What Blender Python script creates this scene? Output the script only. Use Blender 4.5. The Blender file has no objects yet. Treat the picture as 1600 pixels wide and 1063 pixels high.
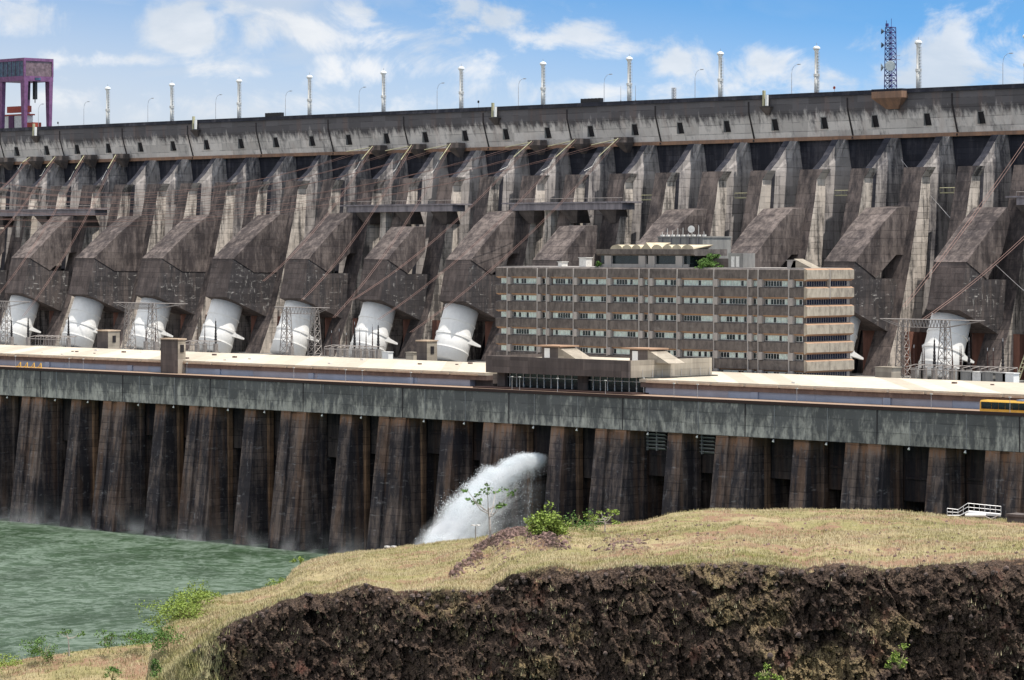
import bpy, bmesh, math, random
from mathutils import Vector, noise
random.seed(7)
S = bpy.context.scene
col = S.collection
# ------------------------------------------------------------------ camera, sky, sun
DX, DY, F = 0.7106, 0.7036, 5000.0      # view direction (-DX, DY); F in pixels of the 1600 px photo
CAMY, CAMZ = -473.0, 68.3
cd = bpy.data.cameras.new('camera'); cam = bpy.data.objects.new('camera', cd); col.objects.link(cam)
cam.location = (0, CAMY, CAMZ); cam.rotation_euler = (math.radians(90), 0, math.atan2(DX, DY))
cd.sensor_width = 36; cd.lens = 36 * F / 1600; cd.shift_y = -147.5 / 1600
cd.clip_start = 1; cd.clip_end = 20000
S.camera = cam
SUN = Vector((0.35, 0.09, 0.93)).normalized()
sl = bpy.data.lights.new('sun', 'SUN'); sl.energy = 3.3; sl.angle = math.radians(0.5); sl.color = (1, 0.95, 0.88)
so = bpy.data.objects.new('sun', sl); col.objects.link(so); so.rotation_euler = SUN.to_track_quat('Z', 'Y').to_euler()
so.location = (0, -300, 400)
S.view_settings.view_transform = 'Standard'; S.view_settings.look = 'None'
S.view_settings.exposure = 0.7; S.view_settings.gamma = 1
S.cycles.volume_bounces = 3; S.cycles.max_bounces = 6
S.cycles.volume_step_rate = 1.0
S.cycles.transparent_max_bounces = 12

class NT:
    """tiny node helper"""
    def __init__(s, tree): s.t = tree; s.n = tree.nodes; s.l = tree.links
    def new(s, k, **kw):
        n = s.n.new(k)
        for a, v in kw.items(): setattr(n, a, v)
        return n
    def put(s, sock, v):
        if v is None: return
        if hasattr(v, 'is_output'): s.l.new(v, sock)
        else:
            if sock.type == 'RGBA' and len(v) == 3: v = (*v, 1)
            sock.default_value = v
    def m(s, op, a, b=None, c=None, clamp=False):
        n = s.new('ShaderNodeMath', operation=op, use_clamp=clamp)
        s.put(n.inputs[0], a); s.put(n.inputs[1], b)
        if c is not None: s.put(n.inputs[2], c)
        return n.outputs[0]
    def vm(s, op, a, b=None):
        n = s.new('ShaderNodeVectorMath', operation=op); s.put(n.inputs[0], a); s.put(n.inputs[1], b)
        return n.outputs['Value'] if op in ('DOT_PRODUCT', 'LENGTH') else n.outputs[0]
    def comb(s, x, y, z):
        n = s.new('ShaderNodeCombineXYZ')
        for i, v in enumerate((x, y, z)): s.put(n.inputs[i], v)
        return n.outputs[0]
    def sep(s, v):
        n = s.new('ShaderNodeSeparateXYZ'); s.put(n.inputs[0], v); return n.outputs
    def noise(s, vec, scale, detail=4, rough=.55, dist=0, typ='FBM'):
        n = s.new('ShaderNodeTexNoise'); n.inputs['Scale'].default_value = scale
        n.inputs['Detail'].default_value = detail; n.inputs['Roughness'].default_value = rough
        n.inputs['Distortion'].default_value = dist
        s.put(n.inputs['Vector'], vec); return n.outputs['Fac']
    def voro(s, vec, scale, feat='F1', out='Distance'):
        n = s.new('ShaderNodeTexVoronoi', feature=feat); n.inputs['Scale'].default_value = scale
        s.put(n.inputs['Vector'], vec); return n.outputs[out]
    def ramp(s, f, a, b, lo=0., hi=1.):
        n = s.new('ShaderNodeMapRange'); n.interpolation_type = 'SMOOTHSTEP'
        s.put(n.inputs[0], f); n.inputs[1].default_value = a; n.inputs[2].default_value = b
        n.inputs[3].default_value = lo; n.inputs[4].default_value = hi
        return n.outputs[0]
    def mix(s, f, a, b, mode='MIX'):
        n = s.new('ShaderNodeMix', data_type='RGBA', blend_type=mode)
        s.put(n.inputs[0], f); s.put(n.inputs[6], a); s.put(n.inputs[7], b)
        return n.outputs[2]

# ---- world: Nishita sky with procedural clouds on the sky directions
W = bpy.data.worlds.new('World'); S.world = W; W.use_nodes = True
w = NT(W.node_tree); w.n.clear()
tc = w.new('ShaderNodeTexCoord').outputs['Generated']
sky = w.new('ShaderNodeTexSky', sky_type='NISHITA'); sky.sun_disc = False
sky.sun_elevation = math.asin(SUN.z); sky.sun_rotation = math.atan2(SUN.x, SUN.y)
sky.air_density = 1.0; sky.dust_density = 0.4; sky.ozone_density = 2.0
x, y, z = w.sep(tc)[:3]
zz = w.m('ADD', w.m('MULTIPLY', w.m('ABSOLUTE', z), 5.0), 0.02)
w.put(sky.inputs[0], w.vm('NORMALIZE', w.comb(x, y, zz)))
A = w.vm('DOT_PRODUCT', tc, (DY, DX, 0)); B = w.m('MAXIMUM', w.vm('DOT_PRODUCT', tc, (-DX, DY, 0)), 0.15)
U = w.m('DIVIDE', A, B); V = w.m('DIVIDE', z, B)      # tangent coordinates of the sky around the dam
nv = w.comb(w.m('MULTIPLY', U, 1), w.m('MULTIPLY', V, 2.2), 0.3)
n1 = w.noise(nv, 14, 9, .58, .3)
n2 = w.noise(w.comb(U, w.m('MULTIPLY', V, 3.5), 1.7), 7, 7, .55, .5)
n3 = w.noise(w.comb(U, V, 4.1), 60, 8, .6, .2)
thin = w.m('MULTIPLY', w.ramp(n2, .28, .58), w.ramp(w.m('ADD', w.m('MULTIPLY', U, 1.0), w.m('MULTIPLY', V, 1.8)), .06, .27, 1., .10))
hz = w.ramp(w.m('ADD', V, w.m('MULTIPLY', U, .12)), .01, .10, .97, .0)
blobs = [(290, 48, 52, 34, 1.0), (262, 30, 30, 14, .6), (190, 95, 100, 13, .8), (430, 50, 60, 26, .6), (520, 38, 90, 36, .75), (655, 62, 60, 22, .5),
         (545, 112, 60, 26, .7), (330, 110, 90, 20, .5), (700, 105, 90, 22, .5), (110, 150, 90, 20, .5), (790, 20, 110, 24, .6), (900, 140, 200, 20, .5), (420, 165, 260, 20, .5), (600, 60, 60, 18, .6), (880, 52, 70, 22, .75), (960, 80, 60, 16, .5), (1045, 104, 36, 20, .6),
         (1165, 108, 62, 34, .85), (1480, 110, 60, 48, 1.0), (1560, 125, 70, 34, .75), (1250, 130, 50, 24, .5), (20, 30, 90, 24, .55), (370, 10, 36, 14, .6), (735, 42, 18, 9, .5)]
acc = None
for (bu, bv, ru, rv, am) in blobs:
    e = w.m('ADD', w.m('POWER', w.m('MULTIPLY', w.m('SUBTRACT', U, (bu - 800) / F), F / (ru * 1.35)), 2),
            w.m('POWER', w.m('MULTIPLY', w.m('SUBTRACT', V, (384 - bv) / F), F / (rv * 1.3)), 2))
    g = w.m('MULTIPLY', w.m('EXPONENT', w.m('MULTIPLY', e, -0.8)), am)
    acc = g if acc is None else w.m('MAXIMUM', acc, g)
n4 = w.noise(w.comb(U, w.m('MULTIPLY', V, 1.6), 8.8), 26, 8, .62, .6)
fr = w.m('ADD', w.m('MULTIPLY', n3, .35), w.m('MULTIPLY', n4, .85))
cum = w.ramp(w.m('ADD', acc, w.m('MULTIPLY', w.m('SUBTRACT', fr, .6), 2.9)), .18, .74)
cum2 = w.m('MULTIPLY', cum, w.ramp(V, .02, .05))
base = w.mix(w.m('MAXIMUM', w.m('MULTIPLY', thin, .75), hz), w.mix(1, sky.outputs[0], (.35, .70, .84), 'MULTIPLY'), (2.85, 3.05, 3.3))
shade = w.mix(w.ramp(n1, .35, .65), (2.75, 3.0, 3.3), (4.0, 4.02, 4.05))
base = w.mix(w.m('MULTIPLY', cum2, .82), base, shade)
base = w.mix(w.ramp(z, .12, .35, 0, .7), base, (5.2, 5.0, 4.8))  # whitening added to the unseen overhead sky to lift the ambient fill
bg = w.new('ShaderNodeBackground'); w.put(bg.inputs[0], base); bg.inputs[1].default_value = 0.15
wo = w.new('ShaderNodeOutputWorld'); w.l.new(bg.outputs[0], wo.inputs[0])

# ------------------------------------------------------------------ pixel -> place helpers
def onY(u, Y):
    t = (u - 800) / F; z = (Y - CAMY) / (DY + DX * t)
    return -DX * z + DY * t * z, z
def zat(v, z): return CAMZ - (v - 384.5) * z / F
def at(u, v, Y):
    X, z = onY(u, Y); return Vector((X, Y, zat(v, z)))
def atz(u, v, z):
    t = (u - 800) / F
    return Vector((-DX * z + DY * t * z, CAMY + DY * z + DX * t * z, zat(v, z)))

# ------------------------------------------------------------------ materials
MATS = {}
def pmat(name):
    m = bpy.data.materials.new(name); m.use_nodes = True; t = NT(m.node_tree)
    b = t.n['Principled BSDF']; MATS[name] = m
    return m, t, b
def simple(name, c, rough=.6, metal=0, var=.15, scale=2., spec=.3):
    m, t, b = pmat(name)
    p = t.new('ShaderNodeNewGeometry').outputs['Position']
    n = t.noise(p, scale, 5, .6)
    f = t.ramp(n, .3, .7)
    lo = tuple(v * (1 - var) for v in c); hi = tuple(min(1, v * (1 + var)) for v in c)
    t.put(b.inputs['Base Color'], t.mix(f, lo, hi)); b.inputs['Roughness'].default_value = rough
    b.inputs['Metallic'].default_value = metal; b.inputs['Specular IOR Level'].default_value = spec
    return m
def concrete(name, c, dark=(.05, .045, .045), amt=.6, lo=.42, hi=.62, white=.0, rust=.0, lift=1.5, liftamt=.45,
             vert=0, topz=None, botz=None, streak=.12, blotch=.03, rustcol=(.30, .13, .06), pale=(.5, .48, .45), bump=.35, hs=.45):
    m, t, b = pmat(name)
    P = t.new('ShaderNodeNewGeometry').outputs['Position']
    x, y, z = t.sep(P)[:3]
    sv = t.comb(x, y, t.m('MULTIPLY', z, streak))
    s1 = t.noise(sv, hs, 6, .65); s2 = t.noise(t.vm('ADD', sv, (31, 7, 3)), hs * 2.7, 5, .65)
    bl = t.noise(P, blotch, 5, .6); fn = t.noise(P, 1.1, 6, .7)
    f = t.m('ADD', t.m('ADD', t.m('MULTIPLY', s1, .45), t.m('MULTIPLY', s2, .2)), t.m('ADD', t.m('MULTIPLY', bl, .25), t.m('MULTIPLY', fn, .15)))
    if topz:
        f = t.m('ADD', f, t.ramp(z, topz[0], topz[1], 0, topz[2]))
    if botz:
        f = t.m('ADD', f, t.ramp(z, botz[0], botz[1], botz[2], 0))
    fac = t.m('MULTIPLY', t.ramp(f, lo, hi), amt)
    cc = t.mix(fn, tuple(v * .82 for v in c), tuple(min(1, v * 1.15) for v in c))
    if white:
        wv = t.noise(t.comb(x, y, t.m('MULTIPLY', z, .35)), .9, 6, .75)
        wl = t.noise(t.comb(t.m('MULTIPLY', x, .3), t.m('MULTIPLY', y, .3), z), 1.2, 4, .6)
        wf = t.m('MULTIPLY', t.ramp(t.m('MAXIMUM', wv, t.m('MULTIPLY', wl, .97)), .58, .72), white)
    col_ = t.mix(fac, cc, dark)
    if white: col_ = t.mix(wf, col_, pale)
    if rust:
        rv = t.noise(t.vm('ADD', t.comb(x, y, t.m('MULTIPLY', z, .07)), (5, 55, 9)), .33, 5, .6)
        col_ = t.mix(t.m('MULTIPLY', t.ramp(rv, .5, .66), rust), col_, rustcol)
    if name == 'pier': col_ = t.mix(t.m('MULTIPLY', t.ramp(t.m('ADD', z, t.m('MULTIPLY', s2, 9)), 32.5, 35.5), .75), col_, (.26, .13, .07))
    if liftamt:
        fz = t.m('FRACT', t.m('DIVIDE', z, lift))
        ln = t.m('LESS_THAN', fz, .16 / lift * 1.2)
        hn = t.noise(t.vm('ADD', P, (0, 0, 50)), .22, 4, .6)
        ln = t.m('MULTIPLY', ln, t.m('MULTIPLY', t.ramp(hn, .38, .6), liftamt))
        if vert:
            fx = t.m('FRACT', t.m('DIVIDE', t.m('ADD', x, y), vert))
            lv = t.m('MULTIPLY', t.m('LESS_THAN', fx, .2 / vert), t.m('MULTIPLY', t.ramp(hn, .4, .62), liftamt * .8))
            ln = t.m('MAXIMUM', ln, lv)
        # panel-to-panel tone steps of the pours
        cell = t.new('ShaderNodeTexWhiteNoise'); t.put(cell.inputs[0], t.comb(t.m('FLOOR', t.m('DIVIDE', t.m('ADD', x, y), 5.5)), 0, t.m('FLOOR', t.m('DIVIDE', z, lift))))
        tone = t.ramp(cell.outputs['Value'], 0, 1, .82, 1.1)
        col_ = t.mix(1, col_, t.comb(tone, tone, tone), 'MULTIPLY')
        col_ = t.mix(ln, col_, tuple(v * .4 for v in dark))
    t.put(b.inputs['Base Color'], col_); b.inputs['Roughness'].default_value = .9; b.inputs['Specular IOR Level'].default_value = .15
    bp = t.new('ShaderNodeBump'); bp.inputs['Strength'].default_value = bump; bp.inputs['Distance'].default_value = .25
    t.put(bp.inputs['Height'], t.m('ADD', fn, t.m('MULTIPLY', s2, .6))); t.l.new(bp.outputs[0], b.inputs['Normal'])
    return m
concrete('head', (.68, .635, .60), dark=(.065, .062, .072), amt=.9, lo=.53, hi=.70, topz=(99.5, 107, .27), streak=.10, hs=.5, liftamt=.5, lift=2.4, rust=.12)
concrete('seam', (.34, .20, .13), dark=(.12, .09, .08), amt=.6, liftamt=0)
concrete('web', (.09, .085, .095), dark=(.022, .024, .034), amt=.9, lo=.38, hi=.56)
concrete('stem', (.46, .42, .395), dark=(.05, .05, .062), amt=.9, lo=.46, hi=.62, white=.3, lift=2.4)
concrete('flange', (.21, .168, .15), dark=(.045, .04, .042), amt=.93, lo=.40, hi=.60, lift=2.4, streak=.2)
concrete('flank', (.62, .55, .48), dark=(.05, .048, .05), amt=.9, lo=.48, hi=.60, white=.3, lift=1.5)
concrete('housing', (.20, .165, .15), dark=(.045, .038, .039), amt=.93, lo=.40, hi=.60, lift=2.0, white=.10, streak=.3)
concrete('housing_low', (.15, .12, .11), dark=(.055, .047, .046), amt=.8, lo=.40, hi=.6, lift=1.5, white=.10)
concrete('housing_white', (.13, .108, .10), dark=(.05, .047, .05), amt=.9, lo=.42, hi=.56, lift=1.5, white=.85, vert=3.0)
concrete('redwall', (.27, .13, .095), dark=(.05, .03, .028), amt=.7, liftamt=0)
concrete('band', (.47, .445, .39), dark=(.09, .09, .093), amt=.9, lo=.45, hi=.60, topz=(31.2, 36.5, .07), streak=.3, hs=.55, white=.22, pale=(.46, .46, .38), lift=2.2)
concrete('pier', (.21, .155, .13), dark=(.030, .028, .034), amt=.93, lo=.40, hi=.57, white=.5, pale=(.33, .31, .31), rust=.4, rustcol=(.22,.12,.07), blotch=.06, lift=1.6, vert=4.4, topz=(26, 31, -.08), botz=(0, 4, .1))
concrete('pier_rust', (.38, .22, .13), dark=(.07, .05, .042), amt=.85, lo=.40, hi=.58, rust=.35, rustcol=(.42, .20, .08), lift=1.6, botz=(0, 12, .12))
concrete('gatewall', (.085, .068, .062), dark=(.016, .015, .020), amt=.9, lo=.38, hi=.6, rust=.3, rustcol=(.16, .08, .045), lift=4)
concrete('deck', (.36, .26, .19), dark=(.2, .14, .11), amt=.5, liftamt=0, bump=.1)
concrete('kerb', (.06, .036, .03), dark=(.05, .035, .035), amt=.6, liftamt=0, bump=.1)
concrete('roof', (.55, .49, .40), dark=(.36, .31, .24), amt=.6, lo=.45, hi=.66, liftamt=.3, lift=100, vert=8.5, streak=1, bump=.05)
concrete('fascia', (.20, .145, .125), dark=(.08, .06, .06), amt=.6, liftamt=0, streak=.3, hs=.8)
concrete('lip', (.58, .46, .34), dark=(.3, .2, .15), amt=.5, liftamt=0, bump=.05)
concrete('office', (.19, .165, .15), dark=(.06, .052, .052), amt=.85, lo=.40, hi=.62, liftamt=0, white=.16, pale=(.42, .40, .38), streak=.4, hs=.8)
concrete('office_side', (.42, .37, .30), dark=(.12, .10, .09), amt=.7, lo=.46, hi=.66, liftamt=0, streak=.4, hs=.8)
concrete('office_lt', (.40, .37, .35), dark=(.2, .18, .17), amt=.5, liftamt=0, bump=.1)
concrete('soffit', (.42, .27, .18), dark=(.25, .16, .11), amt=.5, liftamt=0, bump=.1)
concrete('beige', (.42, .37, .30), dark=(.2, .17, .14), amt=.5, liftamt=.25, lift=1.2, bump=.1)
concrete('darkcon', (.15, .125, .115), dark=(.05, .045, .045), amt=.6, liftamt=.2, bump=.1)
concrete('bridge', (.30, .27, .28), dark=(.12, .11, .125), amt=.7, liftamt=0)
concrete('greycon', (.30, .29, .27), dark=(.13, .13, .13), amt=.7, liftamt=0)
simple('joint', (.035, .03, .032), .95)
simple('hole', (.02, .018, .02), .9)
simple('white_paint', (.80, .80, .78), .45, 0, .05, .6)
concrete('pen_white', (.84, .83, .80), dark=(.50, .43, .36), amt=.45, lo=.54, hi=.74, liftamt=0, bump=.03, streak=.25)
simple('off_white', (.68, .66, .62), .5, 0, .12, 1.5)
simple('blue_panel', (.28, .33, .43), .5, 0, .10, .25)
simple('blue_panel2', (.31, .32, .38), .5, 0, .10, .25)
simple('glass_dark', (.012, .02, .024), .12, 0, .3, 1.2, .6)
simple('glass_navy', (.015, .022, .045), .15, 0, .3, 1.2, .6)
simple('blind', (.50, .60, .56), .5, 0, .2, 1.1)
simple('frame', (.72, .72, .70), .5, 0, .08)
simple('steel', (.30, .27, .25), .5, .3, .2)
simple('galv', (.45, .44, .44), .5, .4, .15)
simple('black', (.02, .018, .02), .5)
simple('porcelain', (.05, .022, .018), .35)
simple('cable_red', (.21, .125, .105), .7, 0, .2, .1)
simple('cable_yel', (.40, .38, .24), .6, 0, .2, .4)
simple('crane_purple', (.17, .075, .16), .6, 0, .25, .6)
simple('crane_dark', (.10, .035, .09), .6, 0, .25, .6)
simple('cab_glass', (.055, .085, .13), .35, 0, .5, .9)
simple('cab_rust', (.16, .11, .12), .5, 0, .4, .8)
simple('red_paint', (.38, .07, .045), .6, 0, .2)
simple('tower_blue', (.05, .045, .17), .6, 0, .3, 1.)
simple('dish', (.42, .47, .48), .5, 0, .1)
simple('dish_dark', (.06, .08, .11), .6)
simple('yellow', (.62, .36, .06), .45, 0, .1, .7)
simple('awning', (.52, .44, .31), .7, 0, .2, .5)
simple('rail_white', (.62, .62, .62), .45, .2, .1)
simple('rubber', (.02, .02, .02), .8)
simple('lampglass', (.75, .73, .66), .3)
simple('leaf_lime', (.20, .27, .05), .7, 0, .4, 1.5)
simple('leaf', (.09, .17, .035), .7, 0, .45, 1.5)
simple('leaf_dark', (.045, .08, .02), .7, 0, .4, 1.5)
simple('bark', (.42, .38, .34), .8, 0, .2, 3)
simple('dry_stem', (.35, .30, .16), .8, 0, .3, 2)
# grass blades: colour drifts over the ground
m, t, b = pmat('grass_blade')
P = t.new('ShaderNodeNewGeometry').outputs['Position']
g1 = t.ramp(t.noise(P, .06, 5, .6), .38, .62); g2 = t.ramp(t.noise(P, .35, 4, .6), .35, .65)
g3 = t.ramp(t.noise(t.vm('ADD', P, (9, 9, 9)), 2.5, 3), .35, .65)
c_ = t.mix(g1, (.50, .42, .26), (.30, .30, .11)); c_ = t.mix(t.m('MULTIPLY', g2, .5), c_, (.64, .56, .40))
c_ = t.mix(t.m('MULTIPLY', g3, .4), c_, (.30, .24, .14))
t.put(b.inputs['Base Color'], c_); b.inputs['Roughness'].default_value = .85; b.inputs['Specular IOR Level'].default_value = .1
# hill: grass / bare soil / basalt by attribute
m, t, b = pmat('hill')
P = t.new('ShaderNodeNewGeometry').outputs['Position']
at_ = t.new('ShaderNodeAttribute', attribute_name='rock').outputs['Fac']
n1 = t.noise(P, .09, 6, .6); n2 = t.noise(P, .7, 6, .7); n3 = t.noise(P, 2.6, 5, .7)
gr = t.mix(t.ramp(n1, .36, .62), (.38, .31, .18), (.25, .225, .10))
gr = t.mix(t.ramp(n2, .5, .72), gr, (.42, .34, .18))
gr = t.mix(t.m('MULTIPLY', t.ramp(t.noise(t.vm('ADD', P, (70, 3, 1)), .12, 6, .7), .47, .58), .85), gr, (.27, .16, .11))
rk = t.mix(t.ramp(n2, .32, .68), (.045, .030, .024), (.17, .118, .085))
n5 = t.noise(P, 6, 4, .7)
rk = t.mix(t.m('MULTIPLY', t.ramp(n3, .5, .7), .55), rk, (.19, .145, .125))
rk = t.mix(t.m('MULTIPLY', t.ramp(n5, .42, .6, 1, 0), .8), rk, (.015, .011, .010))
rk = t.mix(t.m('MULTIPLY', t.ramp(t.noise(t.vm('ADD', P, (3, 90, 1)), .11, 5, .65), .53, .66), t.m('MULTIPLY', t.ramp(n5, .40, .56), .85)), rk, (.30, .23, .12))
rk = t.mix(t.m('MULTIPLY', t.ramp(t.noise(t.vm('ADD', P, (3, 9, 71)), .2, 5, .65), .56, .68), .6), rk, (.16, .075, .055))
fa = t.ramp(t.m('ADD', at_, t.m('MULTIPLY', t.m('SUBTRACT', n2, .5), .9)), .42, .58)
t.put(b.inputs['Base Color'], t.mix(fa, gr, rk)); b.inputs['Roughness'].default_value = .95; b.inputs['Specular IOR Level'].default_value = .1
bp = t.new('ShaderNodeBump'); bp.inputs['Strength'].default_value = .9; bp.inputs['Distance'].default_value = .5
t.put(bp.inputs['Height'], t.m('ADD', n2, t.m('MULTIPLY', n3, .6))); t.l.new(bp.outputs[0], b.inputs['Normal'])
m, t, b = pmat('rubble')
P = t.new('ShaderNodeNewGeometry').outputs['Position']
t.put(b.inputs['Base Color'], t.mix(t.ramp(t.noise(P, 1.3, 5, .7), .35, .65), (.05, .03, .026), (.25, .16, .135)))
b.inputs['Roughness'].default_value = .9
m, t, b = pmat('basalt')
P = t.new('ShaderNodeNewGeometry').outputs['Position']
t.put(b.inputs['Base Color'], t.mix(t.ramp(t.noise(P, .9, 6, .75), .36, .66), (.05, .036, .031), (.16, .112, .095)))
b.inputs['Roughness'].default_value = .9
bp = t.new('ShaderNodeBump'); bp.inputs['Strength'].default_value = .7; bp.inputs['Distance'].default_value = .3
t.put(bp.inputs['Height'], t.noise(P, 2, 6, .7)); t.l.new(bp.outputs[0], b.inputs['Normal'])
# water
m, t, b = pmat('water')
P = t.new('ShaderNodeNewGeometry').outputs['Position']
a1 = t.noise(P, .035, 7, .62, 1.2); a2 = t.noise(P, .085, 9, .66, 2.2); a3 = t.noise(P, .45, 5, .6, .6)
ridge = t.m('SUBTRACT', 1, t.m('ABSOLUTE', t.m('MULTIPLY', t.m('SUBTRACT', a2, .5), 5)))
ridge2 = t.m('SUBTRACT', 1, t.m('ABSOLUTE', t.m('MULTIPLY', t.m('SUBTRACT', t.noise(P, .032, 8, .62, 2.8), .5), 6)))
fo = t.m('ADD', t.m('MULTIPLY', t.m('MAXIMUM', ridge, ridge2), .55), t.m('ADD', t.m('MULTIPLY', a3, .5), t.m('MULTIPLY', a1, .35)))
foam = t.ramp(fo, .80, 1.08)
yy = t.sep(P)[1]
wall = t.ramp(yy, -14, 2, 0, .22)
bc = t.mix(t.ramp(a1, .35, .65), (.022, .044, .020), (.040, .072, .038))
bc = t.mix(t.m('MULTIPLY', t.m('ADD', foam, wall, clamp=True), .27), bc, (.42, .50, .44))
t.put(b.inputs['Base Color'], bc); b.inputs['Roughness'].default_value = .5; b.inputs['Specular IOR Level'].default_value = .12
bp = t.new('ShaderNodeBump'); bp.inputs['Strength'].default_value = 1.; bp.inputs['Distance'].default_value = .6
t.put(bp.inputs['Height'], t.m('ADD', t.m('MULTIPLY', a2, 1.3), t.m('MULTIPLY', a3, .45))); t.l.new(bp.outputs[0], b.inputs['Normal'])
# droplets of the jet
m, t, b = pmat('spray')
b.inputs['Base Color'].default_value = (.86, .89, .91, 1); b.inputs['Roughness'].default_value = .8
tl = t.new('ShaderNodeBsdfTranslucent'); tl.inputs[0].default_value = (.9, .93, .95, 1); mx_ = t.new('ShaderNodeMixShader'); mx_.inputs[0].default_value = .5
t.l.new(b.outputs[0], mx_.inputs[1]); t.l.new(tl.outputs[0], mx_.inputs[2]); t.l.new(mx_.outputs[0], t.n['Material Output'].inputs[0])

# ------------------------------------------------------------------ mesh builder
class MB:
    def __init__(s): s.v = []; s.f = []; s.mi = []; s.cur = 0
    def add(s, vs, fs):
        o = len(s.v); s.v += [tuple(p) for p in vs]
        for f in fs: s.f.append(tuple(i + o for i in f)); s.mi.append(s.cur)
        return s
    def box(s, x0, x1, y0, y1, z0, z1):
        return s.add([(x0, y0, z0), (x1, y0, z0), (x1, y1, z0), (x0, y1, z0), (x0, y0, z1), (x1, y0, z1), (x1, y1, z1), (x0, y1, z1)],
                     [(0, 3, 2, 1), (4, 5, 6, 7), (0, 1, 5, 4), (1, 2, 6, 5), (2, 3, 7, 6), (3, 0, 4, 7)])
    def prism(s, poly, x0, x1):        # poly of (y, z), extruded along x
        n = len(poly)
        vs = [(x0, p[0], p[1]) for p in poly] + [(x1, p[0], p[1]) for p in poly]
        return s.add(vs, [tuple(range(n))[::-1], tuple(range(n, 2 * n))] + [(i, (i + 1) % n, n + (i + 1) % n, n + i) for i in range(n)])
    def loft(s, rings, cap=True):
        n = len(rings[0]); vs = [p for r in rings for p in r]; fs = []
        for k in range(len(rings) - 1):
            for i in range(n): fs.append((k * n + i, k * n + (i + 1) % n, (k + 1) * n + (i + 1) % n, (k + 1) * n + i))
        if cap: fs += [tuple(range(n))[::-1], tuple(range((len(rings) - 1) * n, len(rings) * n))]
        return s.add(vs, fs)
    def tube(s, pts, rad, seg=8, cap=True):
        pts = [Vector(p) for p in pts]; rings = []
        for i, p in enumerate(pts):
            d = (pts[min(i + 1, len(pts) - 1)] - pts[max(i - 1, 0)]).normalized()
            a = d.cross(Vector((0, 0, 1)))
            if a.length < .05: a = d.cross(Vector((1, 0, 0)))
            a.normalize(); bb = d.cross(a); r = rad[i] if isinstance(rad, (list, tuple)) else rad
            rings.append([tuple(p + (a * math.cos(q) + bb * math.sin(q)) * r) for q in (2 * math.pi * k / seg for k in range(seg))])
        return s.loft(rings, cap)
    def bar(s, a, b, r=.1): return s.tube([a, b], r, 4)
    def build(s, name, mats, parent=None):
        off = Vector((0, 0, 0)); q = parent
        while q is not None: off += q.location; q = q.parent
        me = bpy.data.meshes.new(name)
        me.from_pydata([(p[0] - off.x, p[1] - off.y, p[2] - off.z) for p in s.v], [], s.f)
        if not isinstance(mats, (list, tuple)): mats = [mats]
        for mm in mats: me.materials.append(MATS[mm])
        if any(s.mi): me.polygons.foreach_set('material_index', s.mi)
        if len(s.f) < 60000:
            bm = bmesh.new(); bm.from_mesh(me); bmesh.ops.recalc_face_normals(bm, faces=bm.faces); bm.to_mesh(me); bm.free()
        o = bpy.data.objects.new(name, me); col.objects.link(o)
        if parent is not None: o.parent = parent
        return o
def smooth(o):
    o.data.polygons.foreach_set('use_smooth', [True] * len(o.data.polygons)); return o
def tag(o, label=None, cat=None, group=None, kind=None):
    if label: o['label'] = label
    if cat: o['category'] = cat
    if group: o['group'] = group
    if kind: o['kind'] = kind
    return o
def thing(name, loc, label, cat, group=None, rz=0):
    o = bpy.data.objects.new(name, None); col.objects.link(o); o.location = loc; o.rotation_euler.z = rz
    o.empty_display_size = .5
    return tag(o, label, cat, group)
def dup(root, loc, label, rz=None):
    bpy.context.view_layer.update() if False else None
    r = root.copy(); col.objects.link(r); r.location = loc
    if rz is not None: r.rotation_euler.z = rz
    r['label'] = label
    for c in list(root.children):
        k = c.copy(); col.objects.link(k); k.parent = r
        for g in list(c.children):
            h = g.copy(); col.objects.link(h); h.parent = k
    return r
ORD = ['first', 'second', 'third', 'fourth', 'fifth', 'sixth', 'seventh', 'eighth', 'ninth', 'tenth', 'eleventh', 'twelfth', 'thirteenth',
       'fourteenth', 'fifteenth', 'sixteenth', 'seventeenth', 'eighteenth', 'nineteenth', 'twentieth', 'twenty-first', 'twenty-second', 'twenty-third', 'twenty-fourth']
def struct(o): return tag(o, kind='structure')

# ================================================================== LARGE STRUCTURE
# water sheet
struct(MB().add([(-4000, -3000, 0), (2000, -3000, 0), (2000, 14, 0), (-4000, 14, 0)], [(0, 1, 2, 3)]).build('water', 'water'))
XL, XR = -1150.0, -250.0
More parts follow.
